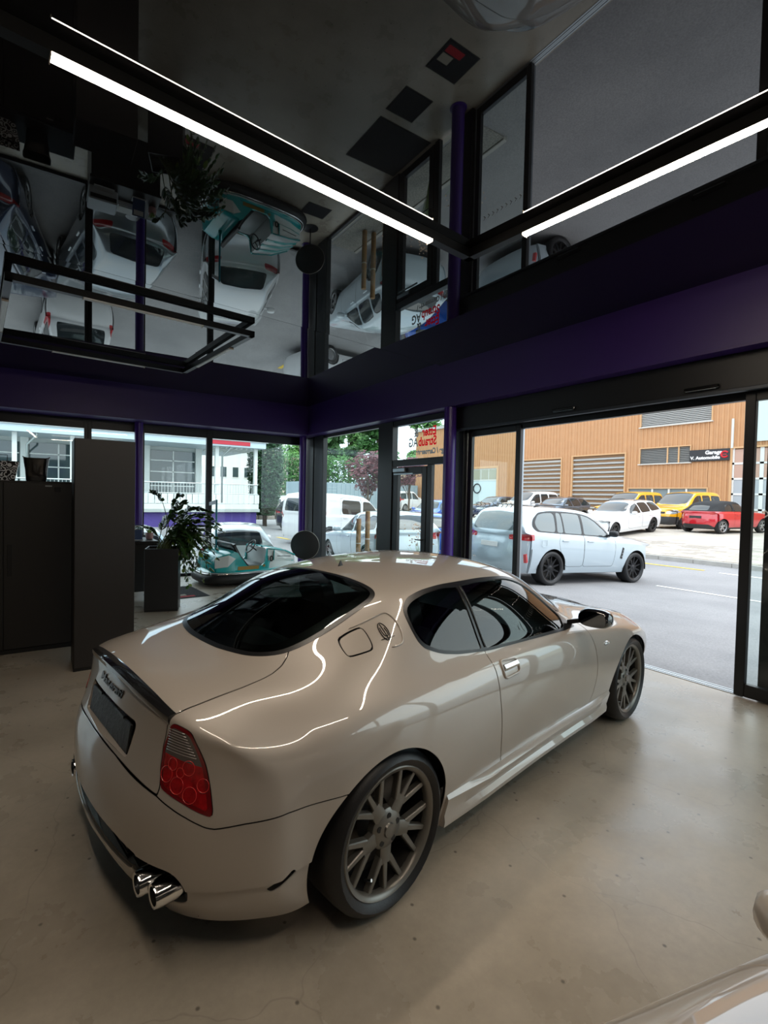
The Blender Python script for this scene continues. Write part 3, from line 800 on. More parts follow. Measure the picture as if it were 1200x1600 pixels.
SUV = dict(wb=2.975, tail=-.95, nose=3.93, tz=1.13, nz=.93, tw=.93, nw=.86, td=.26, nd=.46, tlean=.05, zbot=.27, rw=.70,
  xs=[-.80, -.68, -.50, -.20, .25, .70, 1.10, 1.50, 1.80, 2.10, 2.40, 2.70, 3.05, 3.40, 3.66],
  zc=[1.42, 1.60, 1.685, 1.735, 1.755, 1.755, 1.74, 1.69, 1.57, 1.40, 1.235, 1.155, 1.13, 1.085, 1.03],
  zb=([-1, -.5, .5, 1.5, 2.4, 3.2, 4], [1.12, 1.13, 1.09, 1.06, 1.03, .99, .90]), w=([-.95, -.6, 0, 1, 2, 2.975, 3.4, 3.9], [.93, .985, 1.005, .985, .98, 1.0, .96, .86]),
  dlo=[(-.50, 1.175), (.22, 1.15), (1.0, 1.13), (1.98, 1.10), (2.06, 1.13), (1.93, 1.28), (1.68, 1.47), (1.42, 1.585), (1.10, 1.635), (.60, 1.655), (.10, 1.65), (-.28, 1.60), (-.52, 1.44), (-.60, 1.28)],
  side=[([(-.44, 1.20), (.10, 1.18), (.20, 1.615), (-.10, 1.60), (-.32, 1.55), (-.50, 1.36)], .08), ([(.15, 1.178), (.36, 1.172), (.42, 1.62), (.27, 1.62)], .02), ([(.40, 1.17), (1.00, 1.155), (1.06, 1.61), (.70, 1.625), (.46, 1.622)], .03), ([(1.07, 1.153), (1.97, 1.13), (1.86, 1.28), (1.62, 1.455), (1.40, 1.555), (1.14, 1.605)], .03)],
  ws=[(2.36, 0), (2.32, .4), (2.18, .68), (2.05, .74), (1.75, .70), (1.52, .62), (1.47, .4), (1.45, 0)], wz=1.1,
  rg=[(-.60, 1.17), (.60, 1.17), (.66, 1.22), (.54, 1.56), (0, 1.60), (-.54, 1.56), (-.66, 1.22)], rgx=-.5,
  tlx=-.60, tl=[(.50, .98), (.93, .97), (1.02, 1.0), (1.0, 1.10), (.93, 1.12), (.50, 1.08)], hl=[(.50, .80), (.78, .80), (.95, .86), (.93, .94), (.70, .92), (.50, .88)],
  grille=[(-.46, .62), (.46, .62), (.42, .88), (-.42, .88)],
  doors=[[(.16, .98), (.20, .80), (.44, .42), (1.02, .42), (1.02, 1.16), (.22, 1.17)], [(1.03, 1.16), (1.03, .42), (2.10, .42), (2.16, .80), (2.14, 1.05), (2.0, 1.14)]], hz=1.0,
  R=.385, rr=.285, ar=.43, tyw=.30, style='star', mirror=(1.92, 1.20), plate=(-.925, .86, None), rails=[(-.3, 1.72), (-.1, 1.765), (.5, 1.785), (1.1, 1.77), (1.35, 1.73)])
WAGON = dict(wb=2.97, tail=-1.0, nose=3.86, tz=.98, nz=.76, tw=.82, nw=.80, td=.30, nd=.46, zbot=.20, rw=.68,
  xs=[-.82, -.66, -.46, -.10, .35, .80, 1.15, 1.45, 1.75, 2.05, 2.35, 2.65, 3.0, 3.35, 3.62],
  zc=[1.20, 1.36, 1.42, 1.455, 1.475, 1.475, 1.455, 1.38, 1.24, 1.09, 1.00, .965, .935, .89, .84],
  zb=([-1, 0, 1, 2, 3, 4], [.93, .90, .875, .86, .82, .72]), w=([-1, -.6, 0, 1, 2, 2.97, 3.4, 3.9], [.84, .905, .93, .92, .91, .92, .88, .78]),
  side=[([(-.70, 1.0), (.10, .965), (.20, 1.34), (-.1, 1.36), (-.44, 1.32)], .06), ([(.16, .963), (.88, .945), (.96, 1.37), (.60, 1.38), (.26, 1.36)], .05), ([(.95, .944), (1.80, .925), (1.62, 1.12), (1.38, 1.28), (1.02, 1.37)], .05)],
  ws=[(2.16, 0), (2.12, .4), (1.98, .64), (1.86, .70), (1.55, .64), (1.38, .57), (1.31, .35), (1.29, 0)], wz=.95,
  rg=[(-.58, 1.0), (.58, 1.0), (.50, 1.31), (0, 1.34), (-.50, 1.31)], rgx=-.4,
  tl=[(.42, .80), (.85, .80), (.90, .84), (.88, .93), (.80, .95), (.42, .90)], hl=[(.42, .62), (.72, .62), (.90, .68), (.86, .76), (.62, .74), (.42, .70)],
  grille=[(-.34, .54), (.34, .54), (.30, .72), (-.30, .72)],
  doors=[[(.06, .92), (.12, .70), (.40, .32), (.92, .32), (.92, .945), (.10, .96)], [(.93, .945), (.93, .32), (1.95, .32), (2.0, .6), (1.98, .85), (1.82, .94)]], hz=.80,
  R=.33, rr=.235, ar=.365, tyw=.24, style='five', mirror=(1.74, .99), rails=[(-.4, 1.44), (0, 1.485), (.6, 1.50), (1.0, 1.48)])
MPV = dict(wb=2.68, tail=-.80, nose=3.58, tz=1.10, nz=.92, tw=.84, nw=.80, td=.14, nd=.42, tlean=.02, zbot=.22, rw=.80,
  xs=[-.72, -.64, -.50, -.15, .35, .85, 1.25, 1.55, 1.85, 2.10, 2.35, 2.60, 2.90, 3.15, 3.36],
  zc=[1.45, 1.68, 1.765, 1.81, 1.825, 1.815, 1.79, 1.72, 1.54, 1.37, 1.20, 1.125, 1.085, 1.04, .99],
  zb=([-1, 0, 1, 2, 3, 4], [1.0, 1.0, .99, .97, .93, .84]), w=([-.8, -.6, 0, 1, 2, 2.68, 3.1, 3.6], [.85, .875, .895, .895, .89, .89, .86, .76]),
  side=[([(-.58, 1.08), (.24, 1.08), (.26, 1.62), (-.40, 1.60), (-.56, 1.56)], .05), ([(.34, 1.08), (1.00, 1.075), (1.02, 1.63), (.36, 1.63)], .05), ([(1.10, 1.07), (2.02, 1.03), (1.98, 1.16), (1.62, 1.50), (1.42, 1.61), (1.12, 1.63)], .05)],
  ws=[(2.40, 0), (2.36, .4), (2.22, .66), (2.10, .72), (1.80, .72), (1.52, .66), (1.44, .4), (1.42, 0)], wz=1.05,
  rg=[(-.62, 1.10), (.62, 1.10), (.58, 1.60), (0, 1.63), (-.58, 1.60)], rgx=-.4,
  tl=[(.74, .86), (.86, .86), (.88, 1.30), (.80, 1.34), (.76, 1.20)], hl=[(.48, .74), (.74, .73), (.88, .80), (.84, .94), (.62, .90), (.48, .84)],
  grille=[(-.45, .74), (.45, .74), (.45, .84), (-.45, .84)], clad=([-1, -.45, -.35, .4, 2.2, 2.4, 3.0, 3.05, 4], [.48, .50, .30, .30, .30, .30, .40, .60, .62]),
  doors=[[(.30, .36), (1.02, .36), (1.02, 1.07), (.30, 1.07)], [(1.06, .36), (2.12, .36), (2.20, .7), (2.12, 1.0), (1.06, 1.07)]], hz=.95,
  R=.32, rr=.215, ar=.355, tyw=.21, style='five', mirror=(1.98, 1.12))
VAN = dict(wb=3.0, tail=-.98, nose=3.90, tz=1.20, nz=.98, tw=.92, nw=.86, td=.14, nd=.42, tlean=.02, zbot=.24, rw=.84,
  xs=[-.90, -.82, -.66, -.2, .4, 1.0, 1.55, 1.95, 2.25, 2.55, 2.80, 3.0, 3.25, 3.48, 3.68],
  zc=[1.60, 1.84, 1.93, 1.965, 1.975, 1.97, 1.95, 1.89, 1.74, 1.53, 1.33, 1.21, 1.14, 1.10, 1.05],
  zb=([-1, 0, 1, 2, 3, 4], [1.10, 1.10, 1.09, 1.07, 1.02, .92]), w=([-1, -.7, 0, 1, 2, 3, 3.4, 3.9], [.92, .945, .952, .952, .95, .95, .92, .82]),
  side=[([(.62, 1.19), (1.62, 1.18), (1.62, 1.72), (.64, 1.73)], .06), ([(1.74, 1.18), (2.72, 1.12), (2.66, 1.24), (2.36, 1.58), (2.16, 1.70), (1.76, 1.72)], .06)],
  ws=[(2.98, 0), (2.94, .45), (2.82, .72), (2.70, .78), (2.40, .78), (2.10, .72), (2.02, .45), (2.0, 0)], wz=1.15,
  rg=[(-.66, 1.22), (.66, 1.22), (.62, 1.70), (-.62, 1.70)], rgx=-.6,
  tl=[(.82, .96), (.93, .96), (.94, 1.45), (.86, 1.48)], hl=[(.54, .82), (.80, .81), (.94, .88), (.90, 1.0), (.68, .97), (.54, .92)],
  grille=[(-.48, .82), (.48, .82), (.48, .95), (-.48, .95)],
  doors=[[(.55, .40), (1.66, .40), (1.66, 1.82), (.55, 1.82)], [(1.70, .40), (2.72, .40), (2.86, .8), (2.80, 1.10), (1.70, 1.17)]], hz=1.05,
  R=.34, rr=.215, ar=.39, tyw=.22, style='steel', mirror=(2.66, 1.25))
HATCH = dict(wb=2.57, tail=-.70, nose=3.40, tz=.98, nz=.74, tw=.80, nw=.77, td=.26, nd=.44, zbot=.20, rw=.68,
  xs=[-.56, -.42, -.24, .05, .45, .85, 1.15, 1.42, 1.70, 1.98, 2.22, 2.48, 2.76, 3.0, 3.2],
  zc=[1.18, 1.34, 1.41, 1.445, 1.465, 1.46, 1.435, 1.36, 1.215, 1.06, .975, .94, .905, .865, .82],
  zb=([-1, 0, 1, 2, 3, 4], [.95, .92, .885, .86, .80, .70]), w=([-.7, -.4, 0, 1, 2, 2.57, 2.95, 3.4], [.80, .86, .892, .885, .88, .885, .85, .75]),
  side=[([(-.30, 1.02), (.16, .985), (.24, 1.33), (.0, 1.335), (-.18, 1.29)], .06), ([(.22, .98), (.86, .955), (.94, 1.355), (.62, 1.365), (.30, 1.345)], .05), ([(.93, .953), (1.74, .925), (1.56, 1.12), (1.32, 1.28), (1.0, 1.355)], .05)],
  ws=[(2.08, 0), (2.04, .4), (1.92, .62), (1.80, .68), (1.50, .62), (1.32, .55), (1.26, .35), (1.24, 0)], wz=.93,
  rg=[(-.54, 1.02), (.54, 1.02), (.47, 1.32), (0, 1.35), (-.47, 1.32)], rgx=-.2,
  tl=[(.46, .80), (.80, .80), (.86, .86), (.82, .96), (.50, .94)], hl=[(.42, .60), (.72, .60), (.88, .67), (.82, .76), (.58, .73), (.42, .68)],
  grille=[(-.36, .48), (.36, .48), (.32, .66), (-.32, .66)],
  doors=[[(.10, .96), (.14, .70), (.34, .32), (.90, .32), (.90, .955), (.16, .975)], [(.91, .955), (.91, .32), (1.86, .32), (1.90, .6), (1.86, .85), (1.74, .94)]], hz=.82,
  R=.315, rr=.22, ar=.35, tyw=.22, style='five', mirror=(1.66, .99))
MINI = dict(wb=2.47, tail=-.58, nose=3.12, tz=.95, nz=.76, tw=.76, nw=.74, td=.24, nd=.40, tlean=.06, zbot=.20, rw=.70,
  xs=[-.40, -.28, -.10, .10, .45, .80, 1.10, 1.32, 1.55, 1.78, 2.0, 2.25, 2.5, 2.72, 2.92],
  zc=[1.02, 1.13, 1.26, 1.34, 1.395, 1.405, 1.385, 1.30, 1.17, 1.04, .965, .935, .905, .87, .82],
  zb=([-1, 0, 1, 2, 3, 4], [.90, .88, .87, .86, .80, .70]), w=([-.6, -.3, 0, 1, 2, 2.47, 2.8, 3.2], [.77, .82, .845, .84, .84, .845, .81, .72]),
  side=[([(.12, .955), (.62, .95), (.64, 1.27), (.28, 1.24)], .06), ([(.70, .95), (1.54, .935), (1.40, 1.12), (1.22, 1.25), (.98, 1.30), (.72, 1.28)], .05)],
  ws=[(1.86, 0), (1.82, .4), (1.70, .60), (1.60, .64), (1.38, .60), (1.24, .54), (1.18, .35), (1.16, 0)], wz=.93,
  rg=[(-.44, 1.00), (.44, 1.00), (.38, 1.20), (0, 1.23), (-.38, 1.20)], rgx=.3,
  tl=[(.56, .74), (.68, .72), (.74, .78), (.73, .90), (.62, .92), (.56, .86)], hl=[(.46, .66), (.62, .64), (.72, .70), (.70, .80), (.58, .82), (.47, .76)],
  grille=[(-.30, .48), (.30, .48), (.26, .64), (-.26, .64)], soft=([-1, 0, 1.0, 1.35, 2], [.965, .955, .95, .95, .95]), softx=1.24,
  clad=([-1, -.5, -.38, .36, 2.1, 2.2, 3.2], [.36, .40, .30, .27, .27, .3, .34]),
  doors=[[(.66, .30), (1.62, .30), (1.68, .6), (1.62, .90), (.66, .945)]], hz=.80,
  R=.305, rr=.215, ar=.345, tyw=.21, style='five', mirror=(1.46, .99), plate=(-.572, .70, None))

# ------------------------------------------------------------------ the pearl coupe
COUPE_X, COUPE_Y, COUPE_YAW = 1.0676, 2.3822, math.radians(9.21)
def coupe_points():
    xs = [-.60, -.42, -.22, 0, .2, .45, .72, 1.0, 1.3, 1.6, 1.88, 2.12, 2.4, 2.66, 2.92, 3.12]
    sh = [.13, .07, .03, 0, 0, 0, 0, 0, 0, 0, 0, 0, 0, 0, -.02, -.05]
    T = [
     [(0,.956),(.19,.954),(.36,.946),(.50,.929),(.60,.906),(.68,.875),(.745,.835)],
     [(0,.978),(.2,.976),(.38,.968),(.53,.948),(.65,.920),(.735,.883),(.80,.838)],
     [(0,1.078),(.21,1.066),(.40,1.032),(.56,.982),(.68,.945),(.775,.897),(.835,.846)],
     [(0,1.170),(.22,1.157),(.42,1.118),(.57,1.052),(.685,.99),(.79,.905),(.85,.85)],
     [(0,1.232),(.23,1.220),(.44,1.187),(.585,1.13),(.69,1.04),(.785,.917),(.85,.85)],
     [(0,1.266),(.24,1.257),(.455,1.230),(.595,1.18),(.70,1.05),(.785,.913),(.845,.85)],
     [(0,1.288),(.24,1.281),(.455,1.258),(.60,1.206),(.705,1.055),(.785,.906),(.84,.85)],
     [(0,1.298),(.24,1.291),(.455,1.266),(.60,1.21),(.71,1.055),(.787,.90),(.84,.845)],
     [(0,1.290),(.24,1.282),(.455,1.256),(.605,1.192),(.715,1.035),(.79,.89),(.838,.84)],
     [(0,1.215),(.24,1.207),(.45,1.175),(.615,1.09),(.715,.975),(.79,.88),(.838,.832)],
     [(0,1.088),(.23,1.078),(.44,1.040),(.60,.965),(.70,.905),(.78,.865),(.835,.82)],
     [(0,.978),(.22,.970),(.42,.948),(.565,.918),(.67,.888),(.765,.85),(.835,.80)],
     [(0,.916),(.21,.910),(.40,.890),(.54,.870),(.655,.864),(.755,.834),(.84,.775)],
     [(0,.860),(.2,.854),(.385,.834),(.53,.826),(.645,.826),(.75,.802),(.84,.745)],
     [(0,.808),(.19,.802),(.37,.782),(.51,.776),(.63,.774),(.73,.752),(.82,.70)],
     [(0,.755),(.18,.75),(.35,.733),(.49,.725),(.60,.715),(.69,.695),(.77,.65)]]
    top = [ring_end(-.79, .16, .72, .942, .835, 1)]
    for x, s, r in zip(xs, sh, T): top.append([(x+s*(j/6)**2, r[j][0], r[j][1]) for j in range(7)])
    top.append(ring_end(3.34, .22, .68, .675, .635, -1))
    W = [.825, .865, .893, .905, .908, .905, .897, .89, .885, .883, .885, .888, .893, .895, .878, .83]
    WX = [-.62]+[-.47, -.35]+xs[2:]; WV = [.775]+W
    lz = [.175, .285, .43, .58, .70, .79]; lo = [.075, .045, .016, 0, .004, .022]
    # tail: xc, D, W, z centre, z corner
    tail = [(-.835, .42, .79, .150, .165), (-.90, .42, .82, .27, .28), (-.915, .41, .835, .43, .43), (-.910, .40, .835, .565, .575),
            (-.872, .36, .815, .66, .68), (-.820, .25, .775, .845, .775)]
    nose = [(3.46, .42, .74, .19, .19), (3.55, .42, .77, .27, .27), (3.57, .42, .78, .40, .42), (3.55, .42, .78, .50, .54),
            (3.50, .38, .76, .575, .60), (3.43, .30, .73, .63, .62)]
    wall = []
    for l in range(6):
        row = ring_end(*tail[l], 1)
        xr = row[6][0]
        for i in range(len(xs)):
            z6 = T[i][6][1]; k = z6/.85 if z6 < .85 else 1.
            xt = top[i+1][6][0]; x = xt
            if i < 4:                      # spread the first stations evenly between corner and axle
                x = xr+(.2-xr)*[.20, .41, .60, .80][i]*.97 if l < 6 else xt
                x = x*(1-l/9)+xt*(l/9)
            row.append((x, float(np.interp(x, WX, WV))-lo[l], lz[l] if l < 3 else lz[2]+(lz[l]-lz[2])*((z6-lz[2])/(.85-lz[2]))))
        row += ring_end(*nose[l], -1)[::-1]
        wall.append(row)
    return top, wall

def mirror_poly(half):
    """closed polygon from a half outline of (x, y) with y >= 0 running end to end"""
    return [(x, y) for x, y in half]+[(x, -y) for x, y in half[::-1]]
def poly_sd(pm, pts, plane, n=5, smooth=True):
    P = crom(pts, n, True) if smooth else pts
    a, b = {'xz': (pm.x, pm.z), 'xy': (pm.x, pm.y), 'yz': (np.abs(pm.y), pm.z)}[plane]
    return sd_poly(a, b, P)

def make_coupe():
    M_PAINT = mat('pearl_paint', (.425, .378, .330), .38, .08, coat=1., coatr=.008, var=.01, scale=3)
    M_GL = glass_mat('car_glass', (.20, .24, .235), 1.5)
    car = empty('coupe', (COUPE_X, COUPE_Y, 0), COUPE_YAW, label='pearl beige two-door coupe parked on the concrete floor facing the open sliding door', cat='car')
    pm = shell(*coupe_points(), level=4, iters=2)
    bv_v = [tuple(p) for p in pm.v]; bv_f = pm.f
    from mathutils.bvhtree import BVHTree
    bv = BVHTree.FromPolygons(bv_v, bv_f)
    def side_hit(x, z, sy=-1):
        h = bv.ray_cast(Vector((x, 2.*sy, z)), Vector((0, -sy, 0))); return h[0], h[1]
    def rear_hit(y, z):
        h = bv.ray_cast(Vector((-3, y, z)), Vector((1, 0, 0))); return h[0], h[1]
    g = .0036
    # ---- fields
    def ay(p): return np.abs(p.y)
    RW = [(-.425, 0), (-.42, .13), (-.40, .25), (-.37, .345), (-.325, .41), (-.265, .455), (-.18, .481), (-.06, .498), (.06, .506), (.16, .508), (.235, .496), (.283, .455), (.303, .37), (.305, .2), (.298, 0)]
    RWp = crom(RW, 4)+[q*np.array([1, -1]) for q in crom(RW, 4)[::-1]]
    WS = [(2.07, 0), (2.04, .3), (1.95, .52), (1.84, .655), (1.77, .70), (1.62, .672), (1.42, .585), (1.31, .51), (1.275, .3), (1.268, 0)]
    WSp = crom(WS, 4)+[q*np.array([1, -1]) for q in crom(WS, 4)[::-1]]
    Q = rpoly([(.325, 1.13), (.318, 1.05), (.335, 1.0), (.42, .957), (.55, .931), (.744, .909), (.758, 1.2), (.65, 1.205), (.50, 1.188), (.39, 1.163)], [.04, .03, .05, .07, .05, .006, .006, .05, .06, .04])
    D = rpoly([(.785, .904), (1.19, .888), (1.655, .872), (1.72, .925), (1.60, 1.035), (1.44, 1.145), (1.28, 1.195), (1.02, 1.21), (.797, 1.203)], [.006, .05, .02, .03, .1, .12, .12, .1, .006])
    DLO = rpoly([(.308, 1.135), (.302, 1.05), (.32, .985), (.42, .942), (.55, .917), (.80, .891), (1.19, .876), (1.66, .858), (1.80, .856), (1.735, .935), (1.61, 1.05), (1.45, 1.16), (1.28, 1.209), (1.02, 1.223), (.65, 1.219), (.49, 1.203), (.378, 1.178)],
                [.04, .03, .06, .07, .05, .05, .05, .05, .01, .05, .1, .12, .12, .1, .08, .08, .05])
    def f_rw(p): return np.minimum(sd_poly(p.x, p.y, RWp), p.z-.9)
    def f_ws(p): return np.minimum(sd_poly(p.x, p.y, WSp), p.z-.85)
    def f_dlo(p): return np.minimum(sd_poly(p.x, p.z, DLO), ay(p)-.45)
    def f_poly(p, P): return np.minimum(sd_poly(p.x, p.z, P), ay(p)-.45)
    def f_arch(p):
        return np.maximum(.362-np.hypot(p.x+.02, p.z-.312), .362-np.hypot(p.x-2.632, p.z-.308))+np.where(ay(p) > .55, 0, -1)
    LT = rpoly([(.508, .868), (.559, .862), (.599, .852), (.627, .80), (.651, .755), (.675, .687), (.699, .617), (.70, .598), (.683, .603), (.612, .628), (.513, .654), (.493, .709), (.481, .779)], .02, 3)
    def f_lt(p): return np.minimum(sd_poly(ay(p), p.z, LT), -.5-p.x)
    def f_lid(p):
        wd = np.interp(p.x, [-.9, -.755, -.66, -.5, -.40, -.36, -.305, -.263, -.2], [.49, .498, .515, .528, .529, .526, .511, .486, .43])
        wf = np.interp(p.z, [.55, .63, .653, .709, .779, .85, .885, .95], [.512, .512, .512, .49, .478, .487, .496, .505])
        w = np.where((p.z < .89) & (p.x < -.70), wf, wd)
        zb = .628+.036*(1-np.clip(ay(p)/.51, 0, 1)**2)
        return np.minimum(np.minimum(w-ay(p), np.where(p.x < -.6, p.z-zb, 1.)), -.2-p.x)
    def seam_z(p):
        a = np.interp(ay(p), [0, .2, .326, .45, .51, .58, .634, .69, .715], [.662, .658, .644, .633, .626, .606, .588, .565, .561])
        b = np.interp(p.x, [-.72, -.69, -.62, -.487, -.224, 0], [.561, .563, .577, .592, .586, .58])
        return np.where((ay(p) < .715) & (p.x < -.6), a, b)
    def f_bump(p): return np.minimum(seam_z(p)-p.z, -.1-p.x)
    def f_val(p):
        s = np.interp(p.x, [-.95, -.72, -.6, -.44, -.30], [.30, .336, .347, .36, .368]); return np.minimum(s-p.z, -.1-p.x)
    DOOR = [(.765, 1.0), (.757, .862), (.752, .79), (.757, .66), (.785, .50), (.822, .345), (.85, .300), (.92, .286), (1.4, .286), (1.9, .286), (1.945, .32), (1.982, .42), (1.984, .53), (1.957, .68), (1.925, .80), (1.86, .885), (1.76, .95)]
    DOORp = rpoly(DOOR, .05, 3)
    def f_door(p): return np.minimum(sd_poly(p.x, p.z, DOORp), ay(p)-.45)
    HD = [(2.12, 0), (2.09, .3), (2.0, .52), (2.02, .615), (2.4, .60), (2.9, .545), (3.18, .43), (3.28, .25), (3.30, 0)]
    HDp = rpoly(HD+[(x, -y) for x, y in HD[::-1]][1:-1], .06, 3)
    def f_hood(p): return np.minimum(sd_poly(p.x, p.y, HDp), p.z-.62)
    HL = rpoly([(.44, .585), (.60, .585), (.74, .645), (.80, .70), (.745, .715), (.60, .70), (.47, .645)], .04, 3)
    def f_hl(p): return np.minimum(sd_poly(ay(p), p.z, HL), p.x-2.75)
    GR = rpoly([(0, .50), (.26, .49), (.34, .42), (.28, .33), (0, .30), (-.28, .33), (-.34, .42), (-.26, .49)], .1, 4)
    def f_gr(p): return np.minimum(sd_poly(p.y, p.z, GR), p.x-3.2)
    FU = rpoly([(-.040, 1.045), (.02, 1.068), (.083, 1.087), (.077, 1.05), (.064, 1.012), (.0, 1.002), (-.06, .994), (-.055, 1.02)], .02, 3)
    def f_fu(p): return np.minimum(np.minimum(sd_poly(p.x, p.z, FU), -.3-p.y), 1.)
    EX = rpoly([(.405, .395), (.60, .395), (.635, .34), (.615, .255), (.43, .235)], .035, 3)
    VT = rpoly([(0, .335), (.30, .33), (.405, .328), (.445, .40), (.30, .415), (0, .42), (-.30, .415), (-.445, .40), (-.405, .328), (-.30, .33)], .012, 2)
    SL = rpoly([(-.552, .325), (-.533, .308), (-.43, .352), (-.46, .380)], .008, 2)
    def f_ex(p): return np.minimum(sd_poly(ay(p), p.z, EX), -.5-p.x)
    def f_vt(p): return np.minimum(sd_poly(p.y, p.z, VT), -.6-p.x)
    def f_sl(p): return np.minimum(sd_poly(p.x, p.z, SL), ay(p)-.6)
    PL = rpoly([(.285, .805), (.295, .79), (.285, .675), (0, .672), (-.285, .675), (-.295, .79), (-.285, .805), (0, .812)], .012, 3)
    def f_pl(p): return np.minimum(sd_poly(p.y, p.z, PL), -.6-p.x)
    # ---- cut out the openings
    rw = pm.keep(f_rw(pm)); ws = pm.keep(f_ws(pm)); dl = pm.keep(f_dlo(pm))
    b = pm.keep(-f_rw(pm)); b = b.keep(-f_ws(b)); b = b.keep(-f_dlo(b)); b = b.keep(-f_arch(b))
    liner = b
    lid = b.keep(f_lid(b)-g); b = b.keep(-f_lid(b)-g)
    lt = b.keep(f_lt(b)-.001); b = b.keep(-f_lt(b)-.001)
    bump = b.keep(f_bump(b)-g*.8); b = b.keep(-f_bump(b)-g*.8)
    door = b.keep(f_door(b)-g); b = b.keep(-f_door(b)-g)
    hood = b.keep(f_hood(b)-g); b = b.keep(-f_hood(b)-g)
    hl = b.keep(f_hl(b)-.001); b = b.keep(-f_hl(b)-.001)
    gr = b.keep(f_gr(b)); b = b.keep(-f_gr(b))
    fu = b.keep(f_fu(b)-.0026); b = b.keep(-f_fu(b)-.0026)
    bump = bump.keep(-f_ex(bump)); bump = bump.keep(-f_vt(bump)); bump = bump.keep(-f_sl(bump))
    val = bump.keep(f_val(bump)-.0005); bump = bump.keep(-f_val(bump)-.0005)
    lid = lid.keep(-f_pl(lid))
    body = b.thick('body_shell', M_PAINT, car, -.003)
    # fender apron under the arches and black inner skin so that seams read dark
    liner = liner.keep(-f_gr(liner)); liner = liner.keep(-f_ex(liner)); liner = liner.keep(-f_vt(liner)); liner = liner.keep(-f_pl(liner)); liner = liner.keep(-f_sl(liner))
    liner.offset(-.014).build('gap_shade_skin', M_BLACK, car)
    tr = lid.thick('trunk_lid', M_PAINT, car, -.003)
    bp = bump.thick('rear_bumper', M_PAINT, car, -.003)
    val.offset(-.011).thick('rear_valance', M_PAINT, bp, -.004)
    for s, nm in ((-1, 'door'), (1, 'door')):
        q = door.keep(door.y*s)
        q.thick(nm, M_PAINT, car, -.003)
    doors = [o for o in car.children if o.name.startswith('door')]
    hood.thick('hood', M_PAINT, car, -.003)
    fu.thick('fuel_flap', M_PAINT, car, -.003)
    gr.offset(-.05).build('grille', M_BLACK, car)
    # ---- glass with seals
    wn = empty('rear_window', parent=car)
    rw.keep(.024-f_rw(rw)).offset(.002).thick('window_seal', M_RUBBER, wn, -.02)
    rw.keep(f_rw(rw)-.022).offset(.0015).build('window_pane', M_GL, wn)
    # black printed border of the rear pane
    fr = rw.keep(f_rw(rw)-.022); fr = fr.keep(.075-f_rw(fr)); fr.offset(-.003).build('printed_border', mat('frit_black', (.004, .004, .004), .25), wn)
    wn = empty('windshield', parent=car)
    ws.keep(.026-f_ws(ws)).offset(.002).thick('window_seal', M_RUBBER, wn, -.02)
    ws.keep(f_ws(ws)-.024).build('window_pane', M_GL, wn)
    for s in (-1, 1):
        q = dl.keep(dl.y*s)
        sl_ = q.keep(-np.maximum(f_poly(q, Q), f_poly(q, D)))
        wn = empty('side_window', parent=car)
        sl_.offset(.002).thick('window_seal', M_RUBBER, wn, -.015)
        q.keep(f_poly(q, Q)).offset(-.003).build('quarter_pane', M_GL, wn)
        q.keep(f_poly(q, D)).offset(-.005).build('door_pane', M_GL, wn)
        # bright strip on the divider between the panes
        m = MB(); P = []
        for z in np.linspace(.91, 1.2, 9):
            h, n = side_hit(.772+(z-.905)*.03, z, s); P.append(h+n*.004)
        m.tube(P, .0045, 6); m.build('divider_strip', mat('trim_grey', '#4a4d4d', .25, .6), wn, smooth=True)
    # ---- tail lamps
    red = mat('lamp_red', (.33, .004, .006), .06, coat=1., spec=.6, var=.55, scale=34)
    smoke = mat('lamp_smoke', (.10, .085, .08), .15, coat=1.)
    for s in (-1, 1):
        lp = empty('tail_lamp', parent=car)
        q = lt.keep(lt.y*s)
        edge = q.keep(.012-f_lt(q)); inn = q.keep(f_lt(q)-.012)
        edge.offset(.002).build('lamp_rim', mat('lamp_dark_red', (.16, .004, .006), .08, coat=1.), lp)
        dv = .765-.12*(ay(inn)-.48)
        inn.keep(dv-inn.z).offset(.001).build('red_lens', red, lp)
        inn.keep(inn.z-dv).offset(.001).build('smoked_lens', smoke, lp)
        # fluting of the smoked lens and reflector bowls of the red one
        for k in range(9):
            z = .775+.009*k; P = []
            ylo, yhi = .497, np.interp(z, [.75, .80, .852], [.64, .612, .575])
            for y in np.linspace(ylo+.002, yhi-.008, 6):
                h, n = rear_hit(s*y, z-.05*(y-.5)); P.append(h+n*.0015)
            m = MB(); m.tube(P, .0016, 5); m.build('lens_flute', mat('lamp_flute', (.30, .27, .26), .12, .3, coat=1.), lp, smooth=True)
        for (y, z, r) in ((.525, .70, .026), (.575, .675, .027), (.625, .655, .026), (.54, .735, .02), (.60, .735, .024), (.655, .69, .022), (.575, .715, .016)):
            h, n = rear_hit(s*y, z)
            a = Vector(n).orthogonal().normalized(); bb = Vector(n).cross(a)
            P = [h+n*.002+(a*math.cos(t)+bb*math.sin(t))*r for t in [2*PI*i/16 for i in range(16)]]
            m = MB(); m.tube(P, .0014, 5, closed=True); m.build('reflector_bowl', mat('lamp_bright_red', (.60, .015, .015), .05, coat=1.), lp, smooth=True)
    for s in (-1, 1):
        lp = empty('headlamp', parent=car)
        q = hl.keep(hl.y*s)
        q.build('headlamp_lens', mat('lamp_clear', (.55, .58, .6), .05, .2, coat=1.), lp)
    # ---- spoiler lip on the trunk edge
    m = MB(); secs = []; ED = []
    for y in np.linspace(-.49, .49, 29):           # where the deck turns down into the tail face
        best = None
        for z in np.linspace(.80, .96, 81):
            h, n = rear_hit(y, z)
            if h is None: break
            if n.z < .70: best = h
        ED.append((y, best.x, best.z))
    ED = np.array(ED); px_c = np.polyfit(ED[:, 0]**2, ED[:, 1], 2); pz_c = np.polyfit(ED[:, 0]**2, ED[:, 2], 2)
